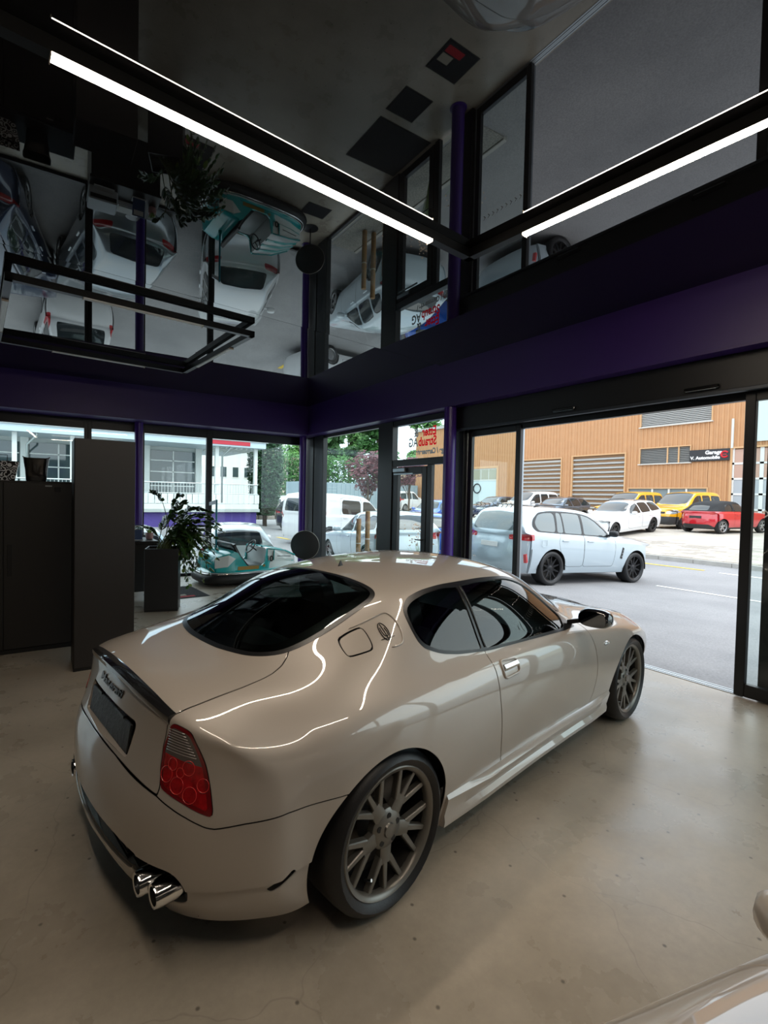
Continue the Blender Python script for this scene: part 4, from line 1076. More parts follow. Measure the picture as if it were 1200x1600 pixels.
    for y in np.linspace(-.497, .497, 45):
        px_, pz_ = float(np.polyval(px_c, y*y)), float(np.polyval(pz_c, y*y)); t = 1-.8*(abs(y)/.497)**3
        secs.append([(px_+.045, y, pz_+.010), (px_+.022, y, pz_+.010+.006*t), (px_-.004, y, pz_+.008+.007*t), (px_-.012-.010*t, y, pz_+.004+.004*t), (px_-.014-.009*t, y, pz_-.010), (px_-.008, y, pz_-.030), (px_+.010, y, pz_-.032), (px_+.03, y, pz_-.01)])
    m.loft(secs); m.build('spoiler_lip', mat('carbon_lip', (.010, .010, .011), .12, coat=1.), tr, angle=40)
    # ---- plate recess, plate, script
    m = MB()
    P0 = [(float(a), float(c)) for a, c in PL]
    out = []; inn = []
    for y, z in P0:
        h, n = rear_hit(y, z); out.append((h.x-.0, y, z)); inn.append((-.79+(.80-z)*.16, y*.97, .74+(z-.74)*.93))
    n_ = len(out); m.add(out+inn, [(i, (i+1) % n_, n_+(i+1) % n_, n_+i) for i in range(n_)]+[tuple(range(n_, 2*n_))])
    m.build('plate_recess', M_PAINT, tr, fix=False)
    m = MB(); m.box((-.012, -.262, -.056), (0, .262, .056), .003); o = m.build('number_plate', mat('plate_black', (.008, .008, .009), .45, bump=.4, bscale=40), tr)
    o.location = (-.822, 0, .728); o.rotation_euler = (0, math.radians(9), 0)
    for yy in (-.15, .15):
        m = MB(); m.box((-.016, yy-.03, .052), (.0, yy+.03, .062)); o2 = m.build('plate_clip', M_BLACK, o)
    h, n = rear_hit(0, .866)
    v, f = text_mesh('Maserati', .085, depth=.004, shear=.35, bold=.0015)
    W = []
    for (x, y, z) in v:
        h, n = rear_hit(-x*1.0+.01, .862+y*.62); W.append(h+n*(.003+z))
    mesh_obj('script_badge', W, f, mat('badge_black', (.006, .006, .007), .25, .3), tr)
    # ---- pillar badge: oval with trident, set into the flap recess
    def on_side(x, z, off=.002, s=-1):
        h, n = side_hit(x, z, s); return h+n*off
    mbk = mat('badge_black', (.006, .006, .007), .25, .3)
    bd = empty('pillar_badge', parent=car)
    m = MB(); m.tube([on_side(.157+.020*math.cos(t)+.004*math.sin(t), 1.066+.030*math.sin(t)) for t in [2*PI*i/28 for i in range(28)]], .0022, 6, closed=True); m.build('badge_ring', mbk, bd, smooth=True)
    m = MB()
    m.tube([on_side(.157, 1.038+.054*t) for t in np.linspace(0, 1, 6)], .0022, 5)
    for s in (-1, 1): m.tube([on_side(.157+s*.003, 1.050), on_side(.157+s*.010, 1.055), on_side(.157+s*.012, 1.066), on_side(.157+s*.010, 1.080)], .0022, 5)
    m.build('badge_trident', mbk, bd, smooth=True)
    m = MB(); m.tube([on_side(.157+t, 1.043+t*.12) for t in np.linspace(-.038, .038, 8)], .0014, 5); m.build('badge_bar', mbk, bd, smooth=True)
    # raised lip round the flap and badge
    P = [on_side(x, z, .0015) for x, z in crom([(.03, 1.078), (.12, 1.106), (.208, 1.131), (.236, 1.122), (.245, 1.08), (.232, 1.035), (.205, 1.015), (.15, 1.010)], 5)]
    m = MB(); m.tube(P, [.001]+[.0045]*(len(P)-2)+[.001], 8); m.build('recess_lip', M_PAINT, car, smooth=True)
    # ---- door handles
    for s, dr in ((-1, doors[0]), (1, doors[1])):
        hd = empty('door_handle', parent=dr)
        P = [on_side(x, z, .003, s) for x, z in rpoly([(.815, .845), (.972, .832), (.972, .765), (.815, .762)], .025, 4)]
        m = MB(); m.tube(P, .0065, 6, closed=True); m.build('handle_bezel', M_PAINT, hd, smooth=True)
        G = [[on_side(.828+.131*a, .772+.055*c2+.0, -.010+.0, s) for a in np.linspace(0, 1, 7)] for c2 in np.linspace(0, 1, 5)]
        m = MB(); m.add([p for r in G for p in r], [(i*7+j, i*7+j+1, (i+1)*7+j+1, (i+1)*7+j) for i in range(4) for j in range(6)]); m.build('handle_cup', M_CHROME, hd, smooth=True)
        m = MB(); m.loft([[on_side(x, z, o_, s) for z, o_ in ((.825, .002), (.822, .012), (.806, .016), (.796, .008), (.800, -.002))] for x in np.linspace(.826, .962, 8)]); m.build('handle_grip', M_CHROME, hd, angle=40)
    # side repeater
    for s in (-1, 1):
        m = MB(); c, n = side_hit(2.13, .70, s)
        vs = []
        for i in range(7):
            for j in range(12):
                th = PI/2*i/6; ph = 2*PI*j/12
                vs.append(on_side(2.13+.042*math.cos(th)*math.cos(ph), .702+.015*math.cos(th)*math.sin(ph), .012*math.sin(th), s))
        m.add(vs, [(i*12+j, i*12+(j+1) % 12, (i+1)*12+(j+1) % 12, (i+1)*12+j) for i in range(6) for j in range(12)])
        m.build('side_repeater', mat('lamp_clear', (.55, .58, .6), .05, .2, coat=1.), car, smooth=True)
    # ---- mirrors
    for s in (-1, 1):
        mi = empty('wing_mirror', parent=car)
        secs = []
        for (x, k) in ((1.70, .55), (1.715, .84), (1.745, .98), (1.785, 1.0), (1.82, .82), (1.84, .45)):
            cy, cz = .945, .945
            secs.append([(x, s*(cy+.098*k*math.copysign(abs(math.cos(t))**.75, math.cos(t))), cz+.060*k*math.copysign(abs(math.sin(t))**.75, math.sin(t))) for t in [2*PI*i/20 for i in range(20)]])
        m = MB(); m.loft(secs); m.build('mirror_housing', mat('mirror_gloss_black', (.006, .006, .007), .10, coat=1.), mi, angle=60)
        m = MB(); m.add([(1.699, s*(.945+.082*math.copysign(abs(math.cos(t))**.7, math.cos(t))), .945+.048*math.copysign(abs(math.sin(t))**.7, math.sin(t))) for t in [2*PI*i/20 for i in range(20)]], [tuple(range(20))])
        m.build('mirror_glass', mat('mirror_glass', (.22, .23, .24), .02, 1.), mi, fix=False)
        m = MB(); m.loft([[(1.73, s*.78, .875), (1.80, s*.78, .87), (1.80, s*.78, .90), (1.73, s*.78, .905)], [(1.735, s*.87, .905), (1.79, s*.87, .905), (1.79, s*.87, .93), (1.735, s*.87, .93)]]); m.build('mirror_arm', M_BLACK, mi)
    # ---- roof antenna
    m = MB(); m.loft([[(.449+.022*k*math.cos(t), .006*k*math.sin(t), 1.262+z) for t in [2*PI*i/10 for i in range(10)]] for k, z in ((1, 0), (.75, .012), (.35, .030), (.12, .036))]); m.build('roof_antenna', M_BLACK, car, angle=50)
    # ---- side skirts
    for s in (-1, 1):
        sk = empty('side_skirt', parent=car); secs = []
        for x in np.linspace(.36, 2.26, 40):
            h, n = side_hit(x, .30, s); yb = abs(h.y)
            t = min(1, (x-.36)/.35, (2.26-x)/.25); t = max(0, t)
            mid = math.exp(-((x-.60)/.22)**2)
            zt = .30+.02*(1-t)
            secs.append([(x, s*(yb-.03), zt+.030), (x, s*(yb+.003), zt+.022), (x, s*(yb+.016+.016*t), zt-.004), (x, s*(yb+.014+.014*t), zt-.020), (x, s*(yb-.004+.008*t), .232), (x, s*(yb+.016*t), .206), (x, s*(yb-.004+.012*t), .178), (x, s*(yb-.08), .168)])
        m = MB(); m.loft(secs); m.build('skirt_panel', M_PAINT, sk, angle=35)
    # ---- exhaust
    for s in (-1, 1):
        for (x, y, z) in ((-.868, .470, .312), (-.840, .547, .304)):
            m = MB(); m.lathe([(.030, 0), (.038, -.002), (.041, .008), (.041, .17), (.033, .17), (.031, .01)], axis=0, n=28, closed=True)
            o = m.build('exhaust_tip', M_CHROME, car, angle=50); o.location = (x, s*y, z)
            m = MB(); m.lathe([(.0, .03), (.034, .03), (.034, .04), (0, .04)], axis=0, n=18); m.build('tip_bore', M_BLACK, o)
    m = MB(); m.box((-.835, -.40, .315), (-.58, .40, .43)); m.box((-.76, -.50, .22), (-.58, .50, .44)); m.box((-.68, -.60, .22), (-.58, .60, .44)); m.build('bumper_cavity', M_BLACK, car)
    m = MB()
    for k in range(5): m.box((-.865, -.36, .338+.018*k), (-.83, .36, .343+.018*k))
    m.build('vent_slats', M_BLACK, car)
    # ---- wheel houses and underbody
    for x in (-.02, 2.632):
        for s in (-1, 1):
            m = MB()
            m.add([(x+.372*math.cos(t), s*yy, .31+.372*math.sin(t)) for yy in (.55, .80) for t in np.linspace(-.12, PI+.12, 24)], [(i, i+1, 25+i, 24+i) for i in range(23)]+[tuple(range(24))])
            m.build('wheel_house', mat('wheelhouse_black', (.006, .006, .006), .8), car)
    m = MB(); m.box((.36, -.80, .17), (2.27, .80, .22)); m.box((-.70, -.60, .19), (-.40, .60, .24)); m.box((2.9, -.6, .17), (3.35, .6, .22)); m.box((-.45, -.56, .2), (3.0, .56, .24)); m.build('underbody', M_BLACK, car)
    # ---- wheels
    rim = mat('rim_grey', '#78756f', .34, .60, var=.03, scale=20)
    w0 = make_wheel('wheel', 'trident', .325, .2585, .262, rim, parent=car)
    spots = ((0, -.757, PI), (2.66, -.742, PI), (0, .757, 0), (2.66, .742, 0))
    for i, (x, y, rz) in enumerate(spots):
        o = w0 if i == 0 else copy_tree(w0, car)
        o.location = (x, y, .325); o.rotation_euler = (0, 0, rz)
    # ---- cabin
    lea = mat('cabin_black', (.012, .012, .013), .45, bump=.05, bscale=80); grey = mat('cabin_grey', (.06, .06, .062), .5)
    m = MB(); m.box((.05, -.70, .25), (1.95, .70, .32)); m.build('cabin_floor', lea, car)
    m = MB(); m.loft([[(1.45, y, z) for y, z in ((-.70, .5), (.70, .5), (.70, .84), (.3, .88), (-.3, .88), (-.70, .84))], [(1.95, y, z) for y, z in ((-.66, .5), (.66, .5), (.66, .86), (.3, .93), (-.3, .93), (-.66, .86))]]); m.build('dashboard', lea, car)
    m = MB(); m.loft([[(x, y, z) for y, z in ((-.56, .0), (.56, .0), (.56, .08), (-.56, .08))] if 0 else [(x, -.60, z0), (x, .60, z0), (x, .58, z1), (x, -.58, z1)] for x, z0, z1 in ((-.36, .80, .94), (-.05, .80, .945), (.02, .80, .93))]); m.build('parcel_shelf', lea, car)
    for s in (-1, 1):
        st = empty('seat', parent=car)
        m = MB(); m.box((.72, s*.37-.24, .38), (1.25, s*.37+.24, .52), .05); m.build('seat_cushion', lea, st, angle=60)
        m = MB(); m.loft([[(x, s*.37+y, z) for y in (-wd, wd) for z in ((0,) if 0 else (zz,))] if 0 else [(x, s*.37-wd, zz), (x+.11, s*.37-wd*.95, zz), (x+.11, s*.37+wd*.95, zz), (x, s*.37+wd, zz)] for x, zz, wd in ((.72, .45, .23), (.64, .7, .235), (.56, .92, .20), (.54, .97, .15))]); m.build('seat_back', lea, st, angle=50)
        m = MB(); m.loft([[(x, s*.37-wd, zz), (x+.09, s*.37-wd, zz), (x+.09, s*.37+wd, zz), (x, s*.37+wd, zz)] for x, zz, wd in ((.53, .985, .11), (.515, 1.03, .135), (.51, 1.10, .12), (.515, 1.13, .08))]); m.build('headrest', grey, st, angle=50)
        m = MB(); m.box((.10, s*.36-.25, .42), (.55, s*.36+.25, .56), .05); m.loft([[(x, s*.36-.25, zz), (x+.10, s*.36-.25, zz), (x+.10, s*.36+.25, zz), (x, s*.36+.25, zz)] for x, zz in ((.12, .5), (.02, .8), (-.02, .9))]); m.build('rear_seat', lea, st, angle=50)
    m = MB(); sw = Vector((1.38, .37, .80)); ax = Vector((-.9, 0, .43)).normalized(); a = Vector((0, 1, 0)); bb = ax.cross(a)
    m.tube([sw+(a*math.cos(t)+bb*math.sin(t))*.18 for t in [2*PI*i/28 for i in range(28)]], .014, 8, closed=True)
    for t in (0, PI, -PI/2): m.tube([sw, sw+(a*math.cos(t)+bb*math.sin(t))*.18], .014, 6)
    m.build('steering_wheel', lea, car, smooth=True)
    m = MB(); m.box((1.335, -.11, 1.16), (1.35, .11, 1.225), .01); m.build('rearview_mirror', lea, car)
    return car
make_coupe()

# ------------------------------------------------------------------ second pearl car whose fender reaches into view
def second_car():
    src = [o for o in COL.objects if o.name == 'coupe'][0]
    c = copy_tree(src); c.name = 'coupe.001'
    c.location = (SC2[0], SC2[1], 0); c.rotation_euler = (0, 0, math.radians(SC2[2]))
    tag(c, 'second pearl coupe with body-coloured mirrors parked beside the first, facing the other way', 'car')
    for ch in c.children:
        if ch.name.startswith('wing_mirror'):
            sy = -1 if sum(v.co.y for v in ch.children[0].data.vertices) < 0 else 1; k = .8
            ch.scale = (k, k, k); ch.location = (1.77*(1-k), sy*(.945*(1-k)-.138), .945*(1-k)-.07)
            for q in ch.children:
                if q.name.startswith('mirror_housing'):
                    q.data = q.data.copy(); q.data.materials[0] = MATS['pearl_paint']
SC2 = (2.70, -.975, 164.)
second_car()

# ------------------------------------------------------------------ black steel cabinets on the left
M_CAB = mat('cabinet_black', (.020, .019, .018), .42, .1, var=.05, scale=4, bump=.03, bscale=300)
M_CAB2 = mat('cabinet_inner', (.004, .004, .004), .6)
e = empty('wardrobe', (-.32, 6.18, 0), label='low black steel two-door wardrobe with a bag on top', cat='cabinet')
MB().box((-.60, -.21, .0), (.63, .25, .04)).build('plinth', M_CAB2, e)
MB().box((-.60, -.21, .04), (.63, .25, 1.770), .004).build('carcass', M_CAB, e)
for x0, x1 in ((-.598, -.004), (.004, .628)):
    dr = MB().box((x0, -.232, .055), (x1, -.212, 1.755), .004).build('door', M_CAB, e)
    hx = x1-.07 if x0 < -.1 else x0+.03
    MB().box((hx, -.237, .80), (hx+.04, -.231, 1.12), .003).build('recessed_handle', M_CAB2, dr)
MB().box((.36, -.236, 1.715), (.42, -.232, 1.728)).build('maker_plate', M_ALU, e)
MB().box((.44, -.238, 1.66), (.50, -.231, 1.71), .003).build('lock', M_CAB2, e)
e = empty('tall_cabinet', (.517, 5.30, 0), label='tall plain black cabinet beside the coupe tail', cat='cabinet')
MB().box((-.259, -.20, 0), (.259, .22, .03)).build('plinth', M_CAB2, e)
MB().box((-.259, -.19, .03), (.259, .22, 2.161), .003).build('carcass', M_CAB, e)
MB().box((-.255, -.21, .03), (.259, -.192, 2.161), .003).build('front_panel', mat('cabinet_front', (.024, .022, .021), .45, .1, var=.04, scale=4), e)
# bags on the wardrobe
e = empty('tote_bag', (-.04, 6.17, 1.771), label='glossy black flared tote on the wardrobe', cat='bag')
m = MB(); secs = []
for z, w, dp in ((0, .090, .05), (.02, .095, .055), (.12, .102, .07), (.24, .122, .085)):
    secs.append([(w*math.copysign(abs(math.cos(t))**.4, math.cos(t)), dp*math.copysign(abs(math.sin(t))**.4, math.sin(t)), z+(.018*(abs(math.cos(t))**3) if z > .2 else 0)) for t in [2*PI*i/28 for i in range(28)]])
m.loft(secs, cap=False); m.add(secs[0], [tuple(range(28))]); m.build('bag_body', mat('bag_gloss', (.008, .008, .009), .18, coat=.6), e, angle=50)
m = MB(); m.tube([(p[0]*1.0, p[1]*1.0, p[2]) for p in secs[-1]], .005, 6, closed=True); m.build('bag_rim', mat('bag_rim', (.03, .025, .02), .3), e, smooth=True)
e = empty('patterned_box', (-.33, 6.17, 1.771), label='black and silver patterned gift bag on the wardrobe edge', cat='bag')
def pattern_mat():
    m = bpy.data.materials.new('swirl_print'); m.use_nodes = True; n = m.node_tree.nodes; l = m.node_tree.links; b = n['Principled BSDF']
    tc = n.new('ShaderNodeTexCoord'); v = n.new('ShaderNodeTexVoronoi'); v.feature = 'F1'; v.inputs['Scale'].default_value = 22
    s = n.new('ShaderNodeMath'); s.operation = 'SINE'; mu = n.new('ShaderNodeMath'); mu.operation = 'MULTIPLY'; mu.inputs[1].default_value = 16
    g = n.new('ShaderNodeMath'); g.operation = 'GREATER_THAN'; g.inputs[1].default_value = .1
    r = n.new('ShaderNodeValToRGB'); r.color_ramp.elements[0].color = (.015, .015, .016, 1); r.color_ramp.elements[1].color = (.62, .64, .66, 1)
    l.new(tc.outputs['Object'], v.inputs['Vector']); l.new(v.outputs['Distance'], mu.inputs[0]); l.new(mu.outputs[0], s.inputs[0]); l.new(s.outputs[0], g.inputs[0]); l.new(g.outputs[0], r.inputs[0]); l.new(r.outputs[0], b.inputs['Base Color'])
    b.inputs['Roughness'].default_value = .25; return m
MPAT = pattern_mat()
m = MB(); m.loft([[(-.13, -.06, 0), (.10, -.06, 0), (.10, .06, 0), (-.13, .06, 0)], [(-.16, -.075, .20), (.14, -.075, .20), (.14, .075, .20), (-.16, .075, .20)]], cap=False); m.add([(-.13, -.06, 0), (.10, -.06, 0), (.10, .06, 0), (-.13, .06, 0)], [(0, 1, 2, 3)]); m.build('bag_body', MPAT, e)
m = MB(); m.tube([(-.05, -.075, .19), (-.05, -.08, .26), (.04, -.08, .26), (.04, -.075, .19)], .004, 6); m.build('bag_cord', M_BLACK, e)

# ------------------------------------------------------------------ planter with zz plant
PX, PY, PR = 1.50, 7.33, math.radians(-17.5)
e = empty('planter', (PX, PY, 0), PR, label='tall black square planter beside the desk', cat='planter')
MPL = mat('planter_black', (.018, .018, .019), .40, .1, var=.05, scale=5)
MB().box((-.222, -.21, 0), (.222, .21, .03)).build('planter_foot', M_CAB2, e)
m = MB()
for a, b in (((-.225, -.213, .03), (.225, -.195, .886)), ((-.225, .195, .03), (.225, .213, .886)), ((-.225, -.195, .03), (-.207, .195, .886)), ((.207, -.195, .03), (.225, .195, .886))):
    MB().box(a, b, .003).build('planter_side', MPL, e)
MB().box((-.207, -.195, .78), (.207, .195, .84)).build('soil', mat('soil', (.02, .014, .010), .95, var=.3, scale=40, bump=.6, bscale=60), e)
pl = empty('zz_plant', (PX, PY, .84), PR, label='drooping green zz plant growing in the black planter', cat='plant')
MLEAF = [mat('zz_leaf_%d' % i, c, .28, var=.15, scale=12, coat=.3) for i, c in enumerate(('#2c4424', '#3a5a2c', '#22361e', '#6f8a3c'))]
MSTEM = mat('zz_stem', '#4b5a30', .5)
leafm = []
for mt in MLEAF:
    v = []; prof = ((0, .0), (.02, .017), (.05, .026), (.08, .020), (.105, 0))
    for x, w in prof: v += [(x, -w, -.004-abs(w)*.2), (x, 0, .002), (x, w, -.004-abs(w)*.2)]
    f = []
    for i in range(4): f += [(3*i, 3*i+3, 3*i+4, 3*i+1), (3*i+1, 3*i+4, 3*i+5, 3*i+2)]
    me = bpy.data.meshes.new('leaflet'); me.from_pydata(v, [], f); me.materials.append(mt); me.polygons.foreach_set('use_smooth', [True]*len(f)); leafm.append(me)
rnd = random.Random(11)
# stems in planter coordinates: base, mid, end
def W2P(x, z, y=7.3):
    d = Vector((x-PX, y-PY, 0)); c, s = math.cos(-PR), math.sin(-PR); return Vector((d.x*c-d.y*s, d.x*s+d.y*c, z-.84))
stems = []
for (x, z, y, lean) in ((1.36, 1.68, 7.30, .02), (1.72, 1.64, 7.28, .05), (1.78, 1.52, 7.42, .1), (1.98, 1.44, 7.35, .2), (2.16, 1.40, 7.30, .3), (2.28, 1.16, 7.24, .42), (2.26, 1.02, 7.40, .45), (2.24, .72, 7.20, .55), (2.14, .50, 7.22, .55), (2.02, .42, 7.12, .5), (1.80, .36, 7.08, .42), (1.92, .52, 7.30, .5), (2.20, .88, 7.10, .5), (1.62, 1.30, 7.50, .1), (2.05, 1.22, 7.55, .3), (1.90, .70, 7.05, .5), (1.16, 1.18, 7.26, .1)):
    stems.append((W2P(x, z, y), lean))
xs_ = [(W2P(rnd.uniform(1.75, 2.30), rnd.uniform(.40, 1.25), rnd.uniform(7.05, 7.55)), rnd.uniform(.3, .55)) for _ in range(20)]
nleaf = 0; MV = []; MF = []
for k, (end, lean) in enumerate(stems+xs_):
    base = Vector((rnd.uniform(-.10, .12), rnd.uniform(-.1, .1), 0))
    h = max(end.z, .18)+lean*.75
    ctrl = Vector((base.x*.6+end.x*.45, base.y*.6+end.y*.45, h))
    P = [base*(1-t)**2+ctrl*2*t*(1-t)+end*t*t for t in np.linspace(0, 1, 16)]
    m = MB(); m.tube(P, [.008-.0004*i for i in range(16)], 6); st = m.build('stem', MSTEM, pl, smooth=True)
    for i in range(9 if k == 0 else 5, 16):
        for s in (-1, 1):
            d = (P[min(i+1, 15)]-P[i-1]).normalized(); side = d.cross(Vector((0, 0, 1)))
            side = side.normalized() if side.length > .1 else Vector((1, 0, 0))
            x = (side*s*.85+d*.55+Vector((0, 0, rnd.uniform(-.15, .25)))).normalized(); up = side.cross(d); up = up if up.z > 0 else -up
            y = up.cross(x).normalized(); tl = rnd.uniform(-1.2, 1.2); y = (y*math.cos(tl)+x.cross(y)*math.sin(tl)).normalized(); z = x.cross(y)
            sc = rnd.uniform(1.0, 1.4)*(1.0 if i < 13 else .8)
            pale = k in (8, 9, 10, 7) and rnd.random() < .45
            ML = Matrix(((x[0]*sc, y[0]*sc, z[0]*sc, P[i][0]), (x[1]*sc, y[1]*sc, z[1]*sc, P[i][1]), (x[2]*sc, y[2]*sc, z[2]*sc, P[i][2]), (0, 0, 0, 1)))
            if nleaf < 300:
                lf = bpy.data.objects.new('leaflet', leafm[3 if pale else rnd.randrange(3)]); link(lf, st); lf.matrix_local = ML; nleaf += 1
            else:
                o0 = len(MV); MV += [tuple(ML@v.co) for v in leafm[0].vertices]; MF += [tuple(q+o0 for q in p.vertices) for p in leafm[0].polygons]
o = mesh_obj('leaf_mass', MV, MF, MLEAF[1], pl, smooth=True); tag(o, kind='stuff')
# ------------------------------------------------------------------ desk behind the planter with things on it
e = empty('desk', (1.15, 8.55, 0), label='dark sales desk behind the planter', cat='desk')
MB().box((-.55, -.38, .86), (.45, .38, .90), .004).build('desk_top', M_CAB, e)
MB().box((-.53, -.36, 0), (-.49, .36, .86)).build('desk_side', M_CAB, e); MB().box((.39, -.36, 0), (.43, .36, .86)).build('desk_side', M_CAB, e)
MB().box((-.49, -.35, .10), (.39, -.33, .86)).build('modesty_panel', M_CAB, e)
MW_ = mat('paper_white', (.72, .74, .75), .6); MBLUE = mat('leaflet_blue', '#2b4a78', .5)
e = empty('brochure_stand', (1.30, 8.36, .90), label='white brochure stand with a blue leaflet on the desk', cat='stand')
MB().box((-.10, -.02, 0), (.10, .12, .012), .003).build('stand_base', MW_, e)
m = MB(); m.add([(-.09, .0, .012), (.09, .0, .012), (.09, .07, .25), (-.09, .07, .25), (-.09, .008, .012), (.09, .008, .012), (.09, .078, .25), (-.09, .078, .25)], [(0, 1, 2, 3), (4, 7, 6, 5), (0, 4, 5, 1), (1, 5, 6, 2), (2, 6, 7, 3), (3, 7, 4, 0)]); q = m.build('leaflet_sheet', MBLUE, e)
m = MB(); m.add([(-.07, .0405, .17), (.07, .0405, .17), (.07, .062, .235), (-.07, .062, .235)], [(0, 1, 2, 3)]); m.build('leaflet_photo', MW_, q, fix=False)
e = empty('document_tray', (1.18, 8.70, .90), label='white document tray with papers on the desk', cat='tray')
for k in range(3):
    MB().box((-.16, -.12, .03*k), (.16, .12, .03*k+.006), .002).build('tray_shelf', MW_, e); MB().box((-.14, -.10, .03*k+.006), (.13, .09, .03*k+.02)).build('paper_sheets', mat('paper_cream', (.62, .62, .60), .7), e)
e = empty('pink_pot', (1.52, 8.50, .90), label='small pink pot with a green succulent on the desk', cat='plant pot')
MB().lathe([(.035, 0), (.055, .01), (.062, .06), (.060, .11), (.052, .11), (.05, .08)], n=20).build('pot', mat('pot_pink', '#b98f8c', .4, var=.15, scale=25), e, angle=50)
for k in range(7):
    t = 2*PI*k/7; m = MB(); m.loft([[(math.cos(t)*r-math.sin(t)*w, math.sin(t)*r+math.cos(t)*w, z), (math.cos(t)*r+math.sin(t)*w, math.sin(t)*r-math.cos(t)*w, z), (math.cos(t)*(r+.006), math.sin(t)*(r+.006), z-.008)] for r, w, z in ((.005, .006, .08), (.03, .014, .13), (.05, .009, .16), (.058, .001, .17))]); m.build('leaf', mat('succulent', '#8fb25a', .4), e, smooth=True)
e = empty('desk_printer', (.80, 8.55, .90), label='pale grey desktop printer on the desk', cat='printer')
MB().box((-.20, -.18, 0), (.20, .18, .20), .015).build('printer_body', mat('printer_grey', '#b9bfc4', .45), e); MB().box((-.18, -.185, .12), (.18, -.178, .18)).build('paper_slot', M_BLACK, e); MB().box((-.14, -.30, .05), (.14, -.17, .06)).build('paper_tray', MW_, e)
# vase behind the desk
e = empty('floor_vase', (1.32, 9.15, 0), label='black bulbous floor vase behind the sales desk', cat='vase')
MB().lathe([(.10, 0), (.13, .02), (.17, .30), (.18, .55), (.13, .75), (.11, .82), (.10, .82)], n=28).build('vase_body', mat('vase_black', (.012, .012, .012), .3, coat=.4), e, angle=60)
# ------------------------------------------------------------------ floor mats
def floor_mat_obj(label, x0, x1, y0, y1, logo=False, rz=0.):
    e = empty('floor_mat', ((x0+x1)/2, (y0+y1)/2, 0), rz, label=label, cat='mat')
    a, b = (x1-x0)/2, (y1-y0)/2
    MB().box((-a, -b, .0), (a, b, .006), .003).build('rubber_edge', mat('mat_edge', (.006, .006, .006), .7), e)
    MB().box((-a+.02, -b+.02, .004), (a-.02, b-.02, .009)).build('pile', mat('mat_pile', (.014, .014, .016), .95, bump=.6, bscale=200), e)
    if logo:
        MB().box((-a+.05, -b+.06, .0085), (a*.2, -b+.16, .0096)).build('printed_stripe', mat('mat_red', (.35, .012, .02), .9), e)
        MB().box((-a+.05, -b+.18, .0085), (-a+.22, -b+.30, .0096)).build('printed_patch', mat('mat_beige', '#9a9384', .9), e)
floor_mat_obj('dark floor mat with red stripe beside the planter', 1.78, 2.32, 7.86, 8.86, True, math.radians(4))
floor_mat_obj('small square mat nearest the sliding door', 4.14, 4.65, 4.45, 4.91, True)
floor_mat_obj('small square mat between the sliding door and the entrance mat', 4.13, 4.61, 5.27, 5.74)
floor_mat_obj('large ribbed entrance mat inside the glass door', 4.15, 5.12, 5.88, 6.84)
floor_mat_obj('small dark mat in the glazed corner by the round sign', 4.25, 4.75, 8.28, 8.66)
e = empty('paper_sheet', (4.30, 7.42, 0), math.radians(20), label='pale sheet lying on the floor beyond the entrance mat', cat='paper'); MB().box((-.15, -.21, 0), (.15, .21, .002)).build('sheet', MW_, e)
# ------------------------------------------------------------------ round sign on a stand
e = empty('round_sign', (4.70, 9.08, 0), math.radians(52), label='round black display sign on a stand in the glazed corner', cat='sign')
MB().lathe([(.0, -.012), (.285, -.012), (.300, -.006), (.300, .006), (.285, .012), (0, .012)], c=(0, 0, .63), axis=0, n=48).build('disc', mat('disc_black', (.010, .010, .011), .55), e, angle=40)
m = MB(); m.tube([(0, .302*math.cos(t), .63+.302*math.sin(t)) for t in [2*PI*i/56 for i in range(56)]], .005, 6, closed=True); m.build('disc_rim', mat('disc_rim', '#a9a49a', .4, .6), e, smooth=True)
MB().cyl((.0, 0, .02), (.0, 0, .34), .012).build('post', M_BLACK, e); MB().lathe([(.16, 0), (.16, .012), (.02, .022), (0, .022)], n=28).build('foot', M_BLACK, e)

